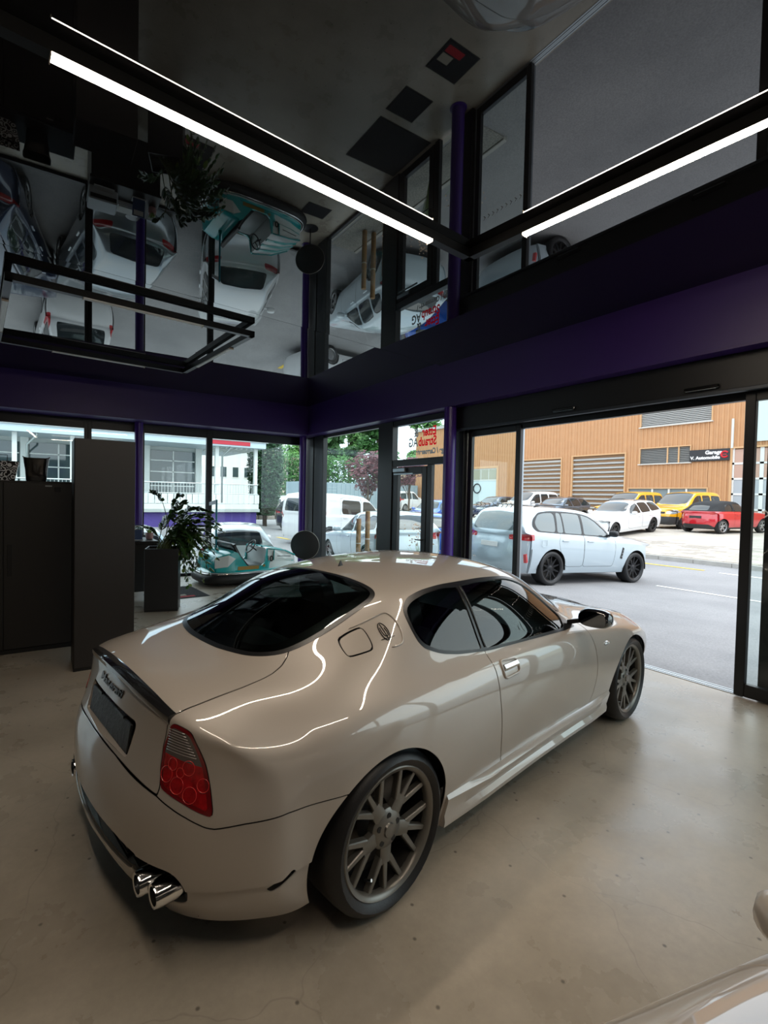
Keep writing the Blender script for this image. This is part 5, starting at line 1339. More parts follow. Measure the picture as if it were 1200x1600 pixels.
# ------------------------------------------------------------------ turquoise bumper car
def bumper_car():
    T = mat('bumper_teal', '#14a5a5', .22, coat=.7, var=.04, scale=8); Wp = mat('bumper_white', '#d5dcda', .25, coat=.6); K = mat('vinyl_black', (.010, .010, .011), .35); GO = mat('bumper_gold', '#9a7d3f', .3, .5)
    e = empty('bumper_car', (3.42, 9.02, 0), math.radians(3), label='turquoise and white fairground bumper car number 10 by the window', cat='bumper car')
    def oval(a, b, z, n=44, p=.55, cx=0): return [(cx+a*math.copysign(abs(math.cos(t))**p, math.cos(t)), b*math.copysign(abs(math.sin(t))**p, math.sin(t)), z) for t in [2*PI*i/n for i in range(n)]]
    m = MB(); m.loft([oval(.96, .56, .05), oval(1.01, .61, .08), oval(1.03, .63, .14), oval(1.01, .61, .20), oval(.96, .56, .225)]); m.build('rubber_bumper', mat('rubber_black', (.010, .010, .010), .55), e, angle=50)
    m = MB(); m.tube(oval(.97, .57, .232), .013, 6, closed=True); m.build('chrome_strip', M_CHROME, e, smooth=True)
    m = MB(); m.loft([oval(.93, .53, .215), oval(.925, .525, .255), oval(.88, .50, .285)]); m.build('lower_hull', T, e, angle=40)
    m = MB(); m.tube(oval(.935, .535, .245), .009, 6, closed=True); m.build('trim_strip', Wp, e, smooth=True)
    # tub: rear body, sills, cowl and nose
    def sec(x, w, z0, z1, cr=.03): return [(x, -w, z0), (x, -w*.97, z1-cr), (x, -w*.80, z1), (x, w*.80, z1), (x, w*.97, z1-cr), (x, w, z0)]
    m = MB(); m.loft([sec(-.86, .36, .27, .46), sec(-.80, .46, .27, .56), sec(-.62, .50, .27, .62), sec(-.46, .50, .27, .64)]); rb = m.build('rear_body', T, e, angle=35)
    m = MB(); m.loft([sec(.18, .47, .27, .66), sec(.24, .47, .27, .665), sec(.60, .40, .27, .60), sec(.88, .27, .27, .49), sec(.93, .20, .29, .44)]); nb = m.build('nose_body', Wp, e, angle=35)
    for s in (-1, 1):
        m = MB(); m.prism([(-.47, .27), (-.47, .63), (-.40, .60), (-.22, .36), (-.10, .335), (.08, .345), (.14, .40), (.18, .66), (.20, .66), (.20, .27)], 1, s*.44, s*.48); m.build('side_sill', T, e, angle=35)
        # white flash panels standing proud of the teal
        m = MB(); m.add([(-.82, s*.462, .34), (-.82, s*.452, .52), (-.58, s*.505, .57), (-.45, s*.505, .50), (-.60, s*.506, .36)], [(0, 1, 2, 3, 4)]); m.v += [(x, y-s*.02, z) for x, y, z in m.v]; m.f += [(5, 9, 8, 7, 6)]+[(i, (i+1) % 5, 5+(i+1) % 5, 5+i) for i in range(5)]; m.build('white_flash', Wp, e)
        m = MB(); P = [(.33, s*.461, .47), (.33, s*.457, .615), (.60, s*.405, .56), (.84, s*.298, .475), (.86, s*.288, .40), (.60, s*.410, .43)]
        m.add(P+[(x, y-s*.02, z) for x, y, z in P], [tuple(range(6)), tuple(range(6, 12))[::-1]]+[(i, (i+1) % 6, 6+(i+1) % 6, 6+i) for i in range(6)]); m.build('white_flash', Wp, e)
        m = MB(); P = [(.20, s*.478, .275), (.20, s*.478, .43), (.30, s*.463, .42), (.62, s*.404, .405), (.88, s*.279, .375)]
        m.add(P+[(x, y-s*.02, z) for x, y, z in P], [tuple(range(5)), tuple(range(5, 10))[::-1]]+[(i, (i+1) % 5, 5+(i+1) % 5, 5+i) for i in range(5)]); m.build('teal_flash', T, e)
        m = MB(); m.tube([(.20, s*.476, .655), (.60, s*.40, .598), (.90, s*.258, .475)], .014, 6); m.build('edge_strip', T, e, smooth=True)
        m = MB(); m.tube([(.34, s*.462, .62), (.33, s*.464, .43)], .012, 6); m.build('edge_strip', T, e, smooth=True)
        m = MB(); m.box((-.40, s*.478, .28), (.02, s*.488, .35), .004); m.build('gold_plate', GO, e)
        m = MB(); m.tube([(.42, s*.448, .50), (.76, s*.345, .47)], .007, 6); m.build('side_groove', M_BLACK, e)
        m = MB(); m.lathe([(0, .0), (.022, .0), (.026, -.006)], c=(0, 0, 0), axis=1, n=14); q = m.build('round_badge', GO, e); q.location = (.12, s*.484, .34)
    v, f = text_mesh('10', .15, depth=.004, bold=.004)
    mesh_obj('number', [(.24+p[0], -.476-p[2], .455+p[1]) for p in v], f, M_BLACK, e)
    # cowl ridges on the nose
    for y in (-.22, 0, .22):
        m = MB(); m.loft([[(x, y*k-.05*k, z), (x, y*k-.03*k, z+.03), (x, y*k+.03*k, z+.03), (x, y*k+.05*k, z)] for x, k, z in ((.19, 1, .655), (.60, .86, .59), (.87, .62, .485))]); m.build('nose_ridge', T, e, angle=30)
    m = MB(); m.loft([[(x, -w, z), (x, -w, z+.05), (x, w, z+.05), (x, w, z)] for x, w, z in ((.84, .26, .36), (.93, .17, .34))]); m.build('nose_cap', T, e)
    # seat
    m = MB(); m.loft([[(x, -.40, z), (x+.05, -.41, z+.02), (x+.05, .41, z+.02), (x, .40, z)] for x, z in ((-.20, .32), (-.36, .52), (-.45, .68), (-.47, .74))]); m.build('seat_back', K, e, angle=50)
    m = MB(); m.tube([(-.20, -.42, .36), (-.36, -.43, .54), (-.45, -.42, .70), (-.48, -.34, .75), (-.48, .34, .75), (-.45, .42, .70), (-.36, .43, .54), (-.20, .42, .36)], .022, 8); m.build('seat_piping', K, e, smooth=True)
    MB().box((-.24, -.40, .29), (.16, .40, .36), .03).build('seat_cushion', mat('vinyl_grey', '#9aa3a4', .4), e, angle=50)
    MB().box((-.44, -.44, .22), (.19, .44, .30)).build('foot_well', M_BLACK, e)
    m = MB(); c = Vector((.06, 0, .66)); ax = Vector((-.82, 0, .57)).normalized(); a = Vector((0, 1, 0)); b = ax.cross(a)
    m.tube([c+(a*math.cos(t)+b*math.sin(t))*.14 for t in [2*PI*i/28 for i in range(28)]], .012, 7, closed=True)
    for t in (0, PI, -PI/2): m.tube([c, c+(a*math.cos(t)+b*math.sin(t))*.14], .009, 6)
    m.tube([c, c-ax*.22], .014, 7); m.build('steering_wheel', K, e, smooth=True)
    # pole and contact blade
    MB().cyl((-.60, .10, .60), (-.60, .10, 1.56), .018, n=12).build('pole', mat('pole_teal', '#147a8c', .35), e, smooth=False)
    MB().cyl((-.60, .10, .60), (-.60, .10, .68), .035, .025, n=12).build('pole_socket', T, e)
    m = MB(); m.add([(-.60, .09, 1.56), (-.60, .11, 1.56), (-.74, .11, 1.51), (-.74, .09, 1.51), (-.60, .09, 1.48), (-.60, .11, 1.48), (-.74, .11, 1.45), (-.74, .09, 1.45)], [(0, 1, 2, 3), (4, 7, 6, 5), (0, 4, 5, 1), (1, 5, 6, 2), (2, 6, 7, 3), (3, 7, 4, 0)]); m.build('contact_blade', M_ALU, e)
    return e
bumper_car()

# ------------------------------------------------------------------ forecourt ground
GX = [5.3, 9.0, 12.5, 15.0, 17.2, 17.25, 24.0, 30.0, 60.0]; GZ = [-.002, -.185, -.34, -.33, -.20, -.08, .36, .45, .45]
def gz(x): return float(np.interp(x, GX, GZ))
def ground_mat(name, c0, c1, sc=1.0, rough=.85, cracks=False):
    m = bpy.data.materials.new(name); m.use_nodes = True; nt = m.node_tree; n = nt.nodes; l = nt.links; b = n['Principled BSDF']
    tc = n.new('ShaderNodeTexCoord'); a = n.new('ShaderNodeTexNoise'); a.inputs['Scale'].default_value = .35*sc; a.inputs['Detail'].default_value = 8; a.inputs['Roughness'].default_value = .65
    e = n.new('ShaderNodeTexNoise'); e.inputs['Scale'].default_value = 45; e.inputs['Detail'].default_value = 3
    l.new(tc.outputs['Object'], a.inputs['Vector']); l.new(tc.outputs['Object'], e.inputs['Vector'])
    r = n.new('ShaderNodeValToRGB'); r.color_ramp.elements[0].position = .32; r.color_ramp.elements[0].color = (*rgb(c0), 1); r.color_ramp.elements[1].position = .68; r.color_ramp.elements[1].color = (*rgb(c1), 1); l.new(a.outputs['Fac'], r.inputs[0])
    mr = n.new('ShaderNodeMapRange'); mr.inputs[1].default_value = .3; mr.inputs[2].default_value = .7; mr.inputs[3].default_value = .84; mr.inputs[4].default_value = 1.14; l.new(e.outputs['Fac'], mr.inputs[0])
    v = n.new('ShaderNodeVectorMath'); v.operation = 'SCALE'; l.new(r.outputs[0], v.inputs[0]); l.new(mr.outputs[0], v.inputs['Scale']); l.new(v.outputs[0], b.inputs['Base Color'])
    b.inputs['Roughness'].default_value = rough
    bp = n.new('ShaderNodeBump'); bp.inputs['Strength'].default_value = .25; bp.inputs['Distance'].default_value = .01; l.new(e.outputs['Fac'], bp.inputs['Height']); l.new(bp.outputs[0], b.inputs['Normal'])
    return m
def strip(name, xs, y0, y1, material, dz=0., label=None):
    m = MB(); vs = []; xs = sorted(set(xs))
    for x in xs: vs += [(x, y0, gz(x)+dz), (x, y1, gz(x)+dz), (x, y0, gz(x)-.4), (x, y1, gz(x)-.4)]
    fs = []
    for i in range(len(xs)-1):
        a = 4*i; b = a+4; fs += [(a, b, b+1, a+1), (a+2, a+3, b+3, b+2), (a, a+2, b+2, b), (a+1, b+1, b+3, a+3)]
    e = 4*(len(xs)-1); fs += [(0, 1, 3, 2), (e, e+2, e+3, e+1)]
    m.add(vs, fs); o = m.build(name, material); tag(o, kind='structure', label=label); return o
M_ASPH = ground_mat('asphalt', '#7b7a7b', '#929090')
def yz(y): return float(np.interp(y, [10.1, 14, 24, 40], [-.50, -.50, -.05, .1]))
def hz_(x, y):
    if y < 9.6: return gz(x)
    k = min(1, max(0, (x-4.5)/4.5)); k = k*k*(3-2*k); k2 = min(1, max(0, (y-9.6)/1.5))
    return gz(x)*(1-k2)+k2*(yz(y)*(1-k)+gz(x)*k) if x > 5.3 else yz(y)
gxs = [-40, -20, -10, -5, 0, 2.5, 4.4, 5.312, 5.6, 6, 6.5, 7, 7.5, 8, 8.5, 9, 10, 11.2, 12.5, 13.7, 15, 16.1, 17.2]; gys = [-30, -10, 0, 5, 9.6, 10.125, 10.5, 11.2, 12, 14, 16, 18, 20, 22, 24, 28, 34, 40, 70, 120]
_m = MB(); _m.add([(x, y, hz_(x, y)) for y in gys for x in gxs], [(j*len(gxs)+i, j*len(gxs)+i+1, (j+1)*len(gxs)+i+1, (j+1)*len(gxs)+i) for j in range(len(gys)-1) for i in range(len(gxs)-1) if not (gxs[i+1] <= 5.313 and gys[j+1] <= 10.126)])
o = _m.build('ground_asphalt', M_ASPH); tag(o, kind='structure', label='grey asphalt forecourt, road and yard')
M_YARD = ground_mat('yard_asphalt', '#6f6f6e', '#8a8987')
strip('ground_parking', [17.25, 24, 30, 60, 80], -30, 120, ground_mat('pavers_far', '#a39b90', '#bdb5a9', 3.), label='pale paved parking area before the brown hall')
# kerb stones along the parking area, paver courses at its near edge
kb = empty('trim_4', (17.22, 0, 0)); tag(kb, kind='structure', label='row of pale kerb stones')
MK = mat('kerb_stone', '#a7a49e', .85, var=.10, scale=5)
k0 = MB().box((-.07, -.495, -.3), (.07, .495, -.07), .008).build('kerb_stone', MK, kb); k0.location = (0, 0.5, 0)
for k in range(1, 24):
    q = k0.copy(); COL.objects.link(q); q.parent = kb; q.location = (0, .5+k-6, 0)
pv = empty('trim_5'); tag(pv, kind='structure', label='courses of pale concrete pavers')
MP = [mat('paver_%s' % c, h, .9, var=.08, scale=9) for c, h in (('a', '#a79e92'), ('b', '#b7aea2'), ('c', '#999187'))]
rnd = random.Random(4); pb = {}
for i in range(13):
    for j in range(23):
        x = 17.30+.26*i; y = 4.6+.42*j+(.21 if i % 2 else 0); mt = rnd.randrange(3); z = gz(x+.13)
        if mt not in pb:
            q = MB().box((0, 0, -.02), (.25, .41, .018), .008).build('paver', MP[mt], pv); pb[mt] = q
        else:
            q = pb[mt].copy(); COL.objects.link(q); q.parent = pv
        q.location = (x, y, z+rnd.uniform(-.003, .003)); q.rotation_euler = (0, -math.atan2(gz(x+.25)-gz(x), .25), 0)
MLINE = mat('road_paint', '#d9d7d0', .7, var=.2, scale=6); MYEL = mat('yellow_paint', '#cfae3a', .7, var=.2, scale=6)
def mark(label, x0, x1, y0, y1, mt):
    m = MB(); zz = lambda x: hz_(x, (y0+y1)/2)+.006
    m.add([(x0, y0, zz(x0)), (x1, y0, zz(x1)), (x1, y1, zz(x1)), (x0, y1, zz(x0))], [(0, 1, 2, 3)]); o = m.build('road_marking', mt); tag(o, label, 'marking'); return o
mark('long white road line just outside the open sliding door', 12.55, 12.66, -6, 5.9, MLINE)
mark('white road line along the far side of the road', 16.0, 16.1, -2, 5.9, MLINE)
mark('short yellow road marking on the grey road', 16.1, 16.22, 6.3, 8.2, MYEL)
mark('yellow bay marking on the yard by the dark SUV', 8.6, 8.8, 18.2, 19.4, MYEL)

# ------------------------------------------------------------------ brown hall across the road
XF = 34.0
def fy(u, v=750): return float(on_x(u, v, XF)[1])
def fz(u, v): return float(on_x(u, v, XF)[2])
MB_ = mat('brown_cladding', '#b98a60', .6, var=.06, scale=2, metal=.0)
hall = empty('hall', (XF, 12, .45), label='brown corrugated metal hall with roller doors across the road', cat='building')
Y0, Y1, ZT = -4.0, 40.3, 8.6
def hpart(m, nm, mt, par=None, **k):
    m.v = [(x-XF, y-12, z-.45) for x, y, z in m.v]; return m.build(nm, mt, par or hall, **k)
# openings: y0, y1, z0, z1
OP = dict(r1=(18.23, 22.08, .45, 4.95), r2=(23.07, 26.73, .45, 4.88), up=(13.19, 17.22, 6.63, 7.85), lo=(14.26, 17.21, 4.19, 5.19), strip=(13.3, 17.9, 1.7, 2.55), sec=(6.6, 12.08, .45, 4.87), bay=(29.3, 33.0, .45, 4.4))
m = MB(); m.box((XF+.12, Y0, .40), (XF+12, Y1, ZT)); hpart(m, 'hall_core', mat('hall_core', '#8a6a4a', .7))
# corrugated sheets cut round the openings
def corrugated(y0, y1, z0, z1):
    m = MB(); p = .26; n = int((y1-y0)/p)+1; pr = []
    for k in range(n):
        yy = y0+k*p
        for dy, dx in ((0, 0), (.08, 0), (.11, .045), (.22, .045), (.25, 0)):
            if yy+dy <= y1: pr.append((yy+dy, dx))
    pr.append((y1, 0)); vs = []
    for yy, dx in pr: vs += [(XF+dx-.0, yy, z0), (XF+dx-.0, yy, z1)]
    m.add(vs, [(2*i, 2*i+2, 2*i+3, 2*i+1) for i in range(len(pr)-1)]); return m
ops = list(OP.values())
ys = sorted({Y0, Y1, *[a for o_ in ops for a in o_[:2]]})
for a, b in zip(ys[:-1], ys[1:]):
    if b-a < .02: continue
    mid = (a+b)/2; cut = sorted([(o_[2], o_[3]) for o_ in ops if o_[0]-.001 <= mid <= o_[1]+.001]); z = .40
    for c0, c1 in cut+[(ZT, ZT)]:
        if c0-z > .02: hpart(corrugated(a, b, z, c0), 'cladding_sheet', MB_, fix=False)
        z = max(z, c1)
m = MB(); m.box((XF-.15, Y0, ZT-.02), (XF+.4, Y1, ZT+.25)); hpart(m, 'roof_edge', mat('roof_edge_grey', '#b5b2ac', .6))
MFR = mat('opening_frame', '#c49b70', .6)
def frame(o_, par, t=.10):
    y0, y1, z0, z1 = o_
    for bx in (((XF-.05, y0-t, z0), (XF+.12, y0, z1+t)), ((XF-.05, y1, z0), (XF+.12, y1+t, z1+t)), ((XF-.05, y0, z1), (XF+.12, y1, z1+t))):
        m = MB(); m.box(*bx); hpart(m, 'opening_frame', MFR, par)
MSL = [mat('roller_slat', '#b2b1ad', .6, .0), mat('roller_slat_dark', '#a4a3a0', .6, .0)]
for key, nm in (('r1', 'roller_door'), ('r2', 'roller_door')):
    o_ = OP[key]; e = empty(nm, parent=hall); frame(o_, e)
    nsl = int((o_[3]-o_[2])/.16)
    first = {}
    for k in range(nsl):
        z0 = o_[2]+k*.16; kk = k % 2
        if kk not in first:
            m = MB(); m.prism([(XF+.06, 0), (XF+.035, .04), (XF+.035, .12), (XF+.06, .16), (XF+.10, .16), (XF+.10, 0)], 1, o_[0], o_[1]); q = hpart(MB().add([(x, y, z+o_[2]) for x, y, z in m.v], m.f), 'slat', MSL[kk], e); first[kk] = (q, k)
        else:
            q0, kz = first[kk]; q = q0.copy(); COL.objects.link(q); q.parent = e; q.location = (0, 0, (k-kz)*.16)
MSLV = mat('louvre_slat', '#8d8c88', .5, .4); MWIN = mat('hall_glass', (.03, .035, .04), .08)
for key in ('up', 'lo'):
    o_ = OP[key]; e = empty('louvred_window', parent=hall); frame(o_, e, .07)
    m = MB(); m.box((XF+.10, o_[0], o_[2]), (XF+.118, o_[1], o_[3])); hpart(m, 'pane', MWIN, e)
    m = MB(); m.box((XF-.14, o_[0]-.1, o_[2]-.07), (XF+.1, o_[1]+.1, o_[2]-.01)); hpart(m, 'sill', mat('sill_grey', '#c9c5bd', .6), e)
    q0 = None
    for k in range(int((o_[3]-o_[2])/.11)):
        if q0 is None:
            m = MB(); m.add([(XF+.0, o_[0], o_[2]+.02), (XF+.0, o_[1], o_[2]+.02), (XF+.07, o_[1], o_[2]+.10), (XF+.07, o_[0], o_[2]+.10), (XF+.012, o_[0], o_[2]+.012), (XF+.012, o_[1], o_[2]+.012), (XF+.08, o_[1], o_[2]+.09), (XF+.08, o_[0], o_[2]+.09)], [(0, 1, 2, 3), (4, 7, 6, 5), (0, 4, 5, 1), (3, 2, 6, 7)]); q0 = hpart(m, 'louvre', mat('louvre_pale', '#bdbbb6', .5, .4) if key == 'up' else MSLV, e)
        else:
            q = q0.copy(); COL.objects.link(q); q.parent = e; q.location = (0, 0, k*.11)
    if key == 'lo':
        for yy in (15.55, 14.9):
            m = MB(); m.box((XF-.02, yy-.04, o_[2]), (XF+.11, yy+.04, o_[3])); hpart(m, 'mullion', MFR, e)
o_ = OP['strip']; e = empty('strip_window', parent=hall); frame(o_, e, .08)
m = MB(); m.box((XF+.08, o_[0], o_[2]), (XF+.11, o_[1], o_[3])); hpart(m, 'pane', mat('hall_glass_pale', (.22, .26, .27), .1), e)
for yy in (14.4, 15.4, 16.4): m = MB(); m.box((XF, yy-.05, o_[2]), (XF+.1, yy+.05, o_[3])); hpart(m, 'mullion', mat('mullion_white', '#d8d6d0', .5), e)
o_ = OP['sec']; e = empty('sectional_door', parent=hall); frame(o_, e)
for k in range(5):
    for j in range(4):
        y0 = o_[0]+(o_[1]-o_[0])/4*j; y1 = y0+(o_[1]-o_[0])/4; z0 = o_[2]+k*.885
        m = MB(); m.box((XF+.06, y0+.09, z0+.06), (XF+.09, y1-.09, z0+.82)); hpart(m, 'door_pane', mat('door_pane_pink', '#b28f7d', .15) if (k in (0, 3, 4)) else mat('door_pane_grey', '#a3a8ad', .15), e)
    m = MB(); m.box((XF+.03, o_[0], o_[2]+k*.885-.05), (XF+.11, o_[1], o_[2]+k*.885+.06)); hpart(m, 'door_rail', mat('door_frame_white', '#d5d5d2', .5), e)
for j in range(5):
    y0 = o_[0]+(o_[1]-o_[0])/4*j; m = MB(); m.box((XF+.03, y0-.09, o_[2]), (XF+.11, y0+.09, o_[3])); hpart(m, 'door_stile', mat('door_frame_white', '#d5d5d2', .5), e)
# workshop bay with raised gate
o_ = OP['bay']; e = empty('workshop_bay', parent=hall); frame(o_, e, .2)
for y0, y1, z0, z1, nm, c in ((29.3, 33.0, .45, 3.3, 'bay_interior', '#bfcfd0'),):
    m = MB(); m.box((XF+.09, y0, z0), (XF+.115, y1, z1)); hpart(m, nm, mat('bay_white', c, .6), e)
for k in range(4):
    m = MB(); m.box((XF+.02, 29.4+.9*k, 3.42), (XF+.1, 30.2+.9*k, 4.3)); hpart(m, 'gate_pane', mat('gate_pane', '#9a9a86', .3), e)
m = MB(); m.box((XF+.05, 29.3, 3.3), (XF+.11, 33, 4.4)); hpart(m, 'gate_panel', mat('gate_white', '#cfd2cd', .5), e)
m = MB(); m.tube([(XF+.05, 31.6+.42*math.cos(t), 2.6+.42*math.sin(t)) for t in [2*PI*i/24 for i in range(24)]], .05, 6, closed=True); hpart(m, 'wall_clock', M_BLACK, e)
# sign
sg = empty('sign_board', parent=hall)
m = MB(); m.box((XF-.12, 12.18, 4.20), (XF-.02, 14.25, 4.90), .01); hpart(m, 'board', mat('sign_black', (.012, .012, .014), .4), sg)
MW = mat('sign_white', (.8, .8, .8), .5)
SM = lambda y, z: Matrix(((0, 0, -1, -.125), (-1, 0, 0, y-12), (0, 1, 0, z-.45), (0, 0, 0, 1)))
text_obj('lettering', 'Garage', .30, SM(12.98, 4.70), MW, sg, depth=.01, bold=.012)
text_obj('lettering', 'V. Automobile', .26, SM(13.42, 4.40), MW, sg, depth=.01, bold=.011)
m = MB(); c = (XF-.125, 12.42, 4.56)
m.tube([(c[0], c[1]+.17*math.cos(t), c[2]+.17*math.sin(t)) for t in np.linspace(-2.6, 2.6, 22)], .05, 6); m.box((c[0]-.01, c[1]-.10, c[2]-.02), (c[0]+.01, c[1]+.14, c[2]+.02)); hpart(m, 'emblem', mat('sign_red', (.55, .01, .02), .5), sg)
m = MB(); m.box((XF-.08, 12.05, 4.9), (XF+.0, 12.15, 6.6)); m.box((XF-.10, 9.6, 5.2), (XF-.02, 11.4, 8.0)); hpart(m, 'poster_board', mat('poster_pale', '#c9d2d0', .5), sg)
# lower wing with canopy at the hall's far end
wg = empty('hall_wing', (30, 44, .3), label='low brown wing with pale canopy edge beyond the hall', cat='building')
def wpart(m, nm, mt): m.v = [(x-30, y-44, z-.3) for x, y, z in m.v]; return m.build(nm, mt, wg)
m = MB(); m.box((34.2, 41.0, 0), (45, 44.0, 3.6)); wpart(m, 'wing_wall', mat('wing_brown', '#7b5a48', .7, var=.1, scale=3))
m = MB(); m.box((31.5, 40.95, 3.6), (45, 44.6, 4.3)); wpart(m, 'canopy', mat('canopy_beige', '#c9b79c', .6))
m = MB(); m.box((34.1, 42, .9), (34.2, 43, 2.6)); wpart(m, 'window', MWIN)

# ------------------------------------------------------------------ parked vehicles
def park(name, label, sp, paint, x, y, yaw, **kw):
    a = math.radians(yaw); g0 = hz_(x, y); g1 = hz_(x+sp['wb']*math.cos(a), y+sp['wb']*math.sin(a))
    return make_car(name, label, sp, paint, (x, y, g0+kw.pop('dz', 0)), a, pitch=-math.atan2(g1-g0, sp['wb']), **kw)
def paint(n, c, **k): return mat('paint_'+n, c, k.get('r', .28), k.get('m', 0.), coat=1., coatr=.02, var=.01, scale=3)
PLW = mat('plate_white', (.75, .75, .73), .5); PLK = mat('plate_dark', (.03, .03, .03), .4)
SUV['plate'] = (-.945, .84, PLW); MINI['plate'] = (-.545, .70, PLK); SUV['mmat'] = M_BLACK
CLEARG = mat('pale_glass', (.13, .16, .165), .03, spec=1.)
suv = park('suv', 'pale grey-blue SUV with black star-spoke wheels outside the open door', SUV, paint('suv', '#b3c1c9', m=.25), 9.607, 7.583, -4.9, level=3, rim=mat('rim_black', (.02, .02, .022), .25, .6), glass=CLEARG)
for s_ in (-1, 1):                         # fender vents, bumper reflectors, fuel flap
    m = MB(); m.prism([(2.34, .62), (2.40, .60), (2.47, .86), (2.42, .88)], 1, s_*.96, s_*.998); v_ = m.build('fender_vent', M_BLACK, suv)
    for k in range(3): MB().box((2.36+.03*k, s_*.995, .66+.07*k), (2.43+.02*k, s_*1.003, .675+.07*k)).build('vent_bar', M_ALU, v_)
    m = MB(); m.loft([[(-.80, s_*.90, .50), (-.78, s_*.96, .50), (-.74, s_*.96, .52)], [(-.845, s_*.915, .68), (-.82, s_*.965, .68), (-.79, s_*.965, .70)]]); m.build('bumper_reflector', mat('car_lamp_red', (.45, .012, .016), .1), suv)
m = MB(); P_ = [(-.40+.16*a, -1.012, .86+.15*b) for a, b in rpoly([(0, 0), (1, 0), (1, 1), (0, 1)], .2, 3)]; m.tube(P_, .004, 5, closed=True); m.build('fuel_flap', paint('suv', '#b3c1c9'), suv, smooth=True)
park('estate_car', 'white estate car parked before the yellow vans', WAGON, paint('white', '#d9dadb'), 23.4, 12.06, 179, rim=mat('rim_dark', (.03, .03, .03), .3, .5))
YEL = paint('yellow', '#e8ab10')
park('delivery_van', 'yellow delivery van parked beside the red convertible', MPV, YEL, 29.0, 11.75, 174, trim=mat('plastic_grey', '#3b3c3e', .6), rim=mat('rim_dark', (.03, .03, .03), .3, .5), group='yellow delivery vans', cat='van')
park('delivery_van', 'yellow delivery van between its twin and the white van', MPV, YEL, 29.6, 14.75, 176, trim=mat('plastic_grey', '#3b3c3e', .6), rim=mat('rim_dark', (.03, .03, .03), .3, .5), group='yellow delivery vans', cat='van')
park('convertible', 'red convertible with black fabric roof parked before the brown hall', MINI, paint('red', '#b5101f'), 24.8, 9.75, -14, trim=mat('plastic_black', (.02, .02, .02), .55))
park('passenger_van', 'white passenger van parked before the left roller door', MPV, paint('white', '#d9dadb'), 28.4, 20.6, 176, cat='van')
park('estate_car', 'dark blue-grey estate car between the white van and the yellow van', WAGON, paint('slate', '#4d5866', m=.3), 27.4, 17.9, 178)
park('hatchback', 'dark blue hatchback at the far left of the hall parking row', HATCH, paint('navy', '#26304a', m=.3), 28.4, 23.6, 178)
park('panel_van', 'large white panel van seen through the corner window', VAN, paint('white', '#d9dadb'), 8.856, 16.449, 10.4, cat='van')
park('small_van', 'small white delivery van far off behind the entrance door', MPV, paint('white', '#d9dadb'), 27.7, 35.2, 12.6, cat='van')
park('hatchback', 'bright blue hatchback beyond the entrance door', HATCH, paint('blue', '#1f55b0', m=.2), 20.6, 21.9, 200)
park('hatchback', 'blue hatchback parked near the entrance door with its tail towards it', HATCH, paint('blue', '#1f55b0', m=.2), 9.6, 10.9, 62)
park('hatchback', 'pale blue hatchback close outside the corner window', HATCH, paint('ice', '#c3d2da', m=.1), 7.25, 9.1, 80)
park('hatchback', 'white hatchback close outside the window behind the bumper car', HATCH, paint('white', '#d9dadb'), 3.95, 11.15, 76)
park('hatchback', 'silver hatchback close outside the window behind the desk', HATCH, paint('silver', '#9fa5a8', m=.6), 1.55, 11.2, 98)
park('estate_car', 'dark blue estate car outside the window behind the wardrobe', WAGON, paint('navy', '#26304a', m=.3), -1.1, 11.6, 80)
park('suv', 'near-black SUV parked across the yard beside the cypress', SUV, paint('dark', '#20272a', m=.3), 12.2, 24.6, 24, glass=None)
park('estate_car', 'white estate car beside the dark SUV across the yard', WAGON, paint('white', '#d9dadb'), 12.6, 22.4, 24)
park('small_van', 'white van parked far behind the cypress', MPV, paint('white', '#d9dadb'), 16.8, 36.4, 20, cat='van')
park('passenger_van', 'white van parked in the yard facing the neighbouring house', MPV, paint('white', '#d9dadb'), .9, 16.6, 95, cat='van')

# ------------------------------------------------------------------ neighbouring house with veranda across the yard
YV = 25.0
def vz(u, v): return float(on_y(u, v, YV)[2])
def vx(u, v=760): return float(on_y(u, v, YV)[0])
M_WH = mat('veranda_white', '#d8dcd8', .55, var=.04, scale=3); M_PB = mat('plinth_purple', '#4b3a86', .6, var=.08, scale=2); M_GB = mat('veranda_glass', (.05, .075, .08), .04, spec=.9)
ho = empty('veranda_house', (0, YV, -.05), label='white glazed veranda house on a purple plinth across the yard', cat='house')
def vp(m, nm, mt, par=None, **k):
    m.v = [(x, y-YV, z+.05) for x, y, z in m.v]; return m.build(nm, mt, par or ho, **k)
XR = 10.0
vp(MB().box((-16, YV+.15, -.4), (XR, YV+6.5, .70)), 'plinth', M_PB)
vp(MB().box((-16, YV-.10, .70), (XR+.10, YV+6.5, .86), .01), 'deck_edge', mat('deck_grey', '#a9b0ac', .6))
vp(MB().box((-16, YV-.05, .86), (XR+.05, YV+6.4, 1.12), .01), 'deck_fascia', M_WH)
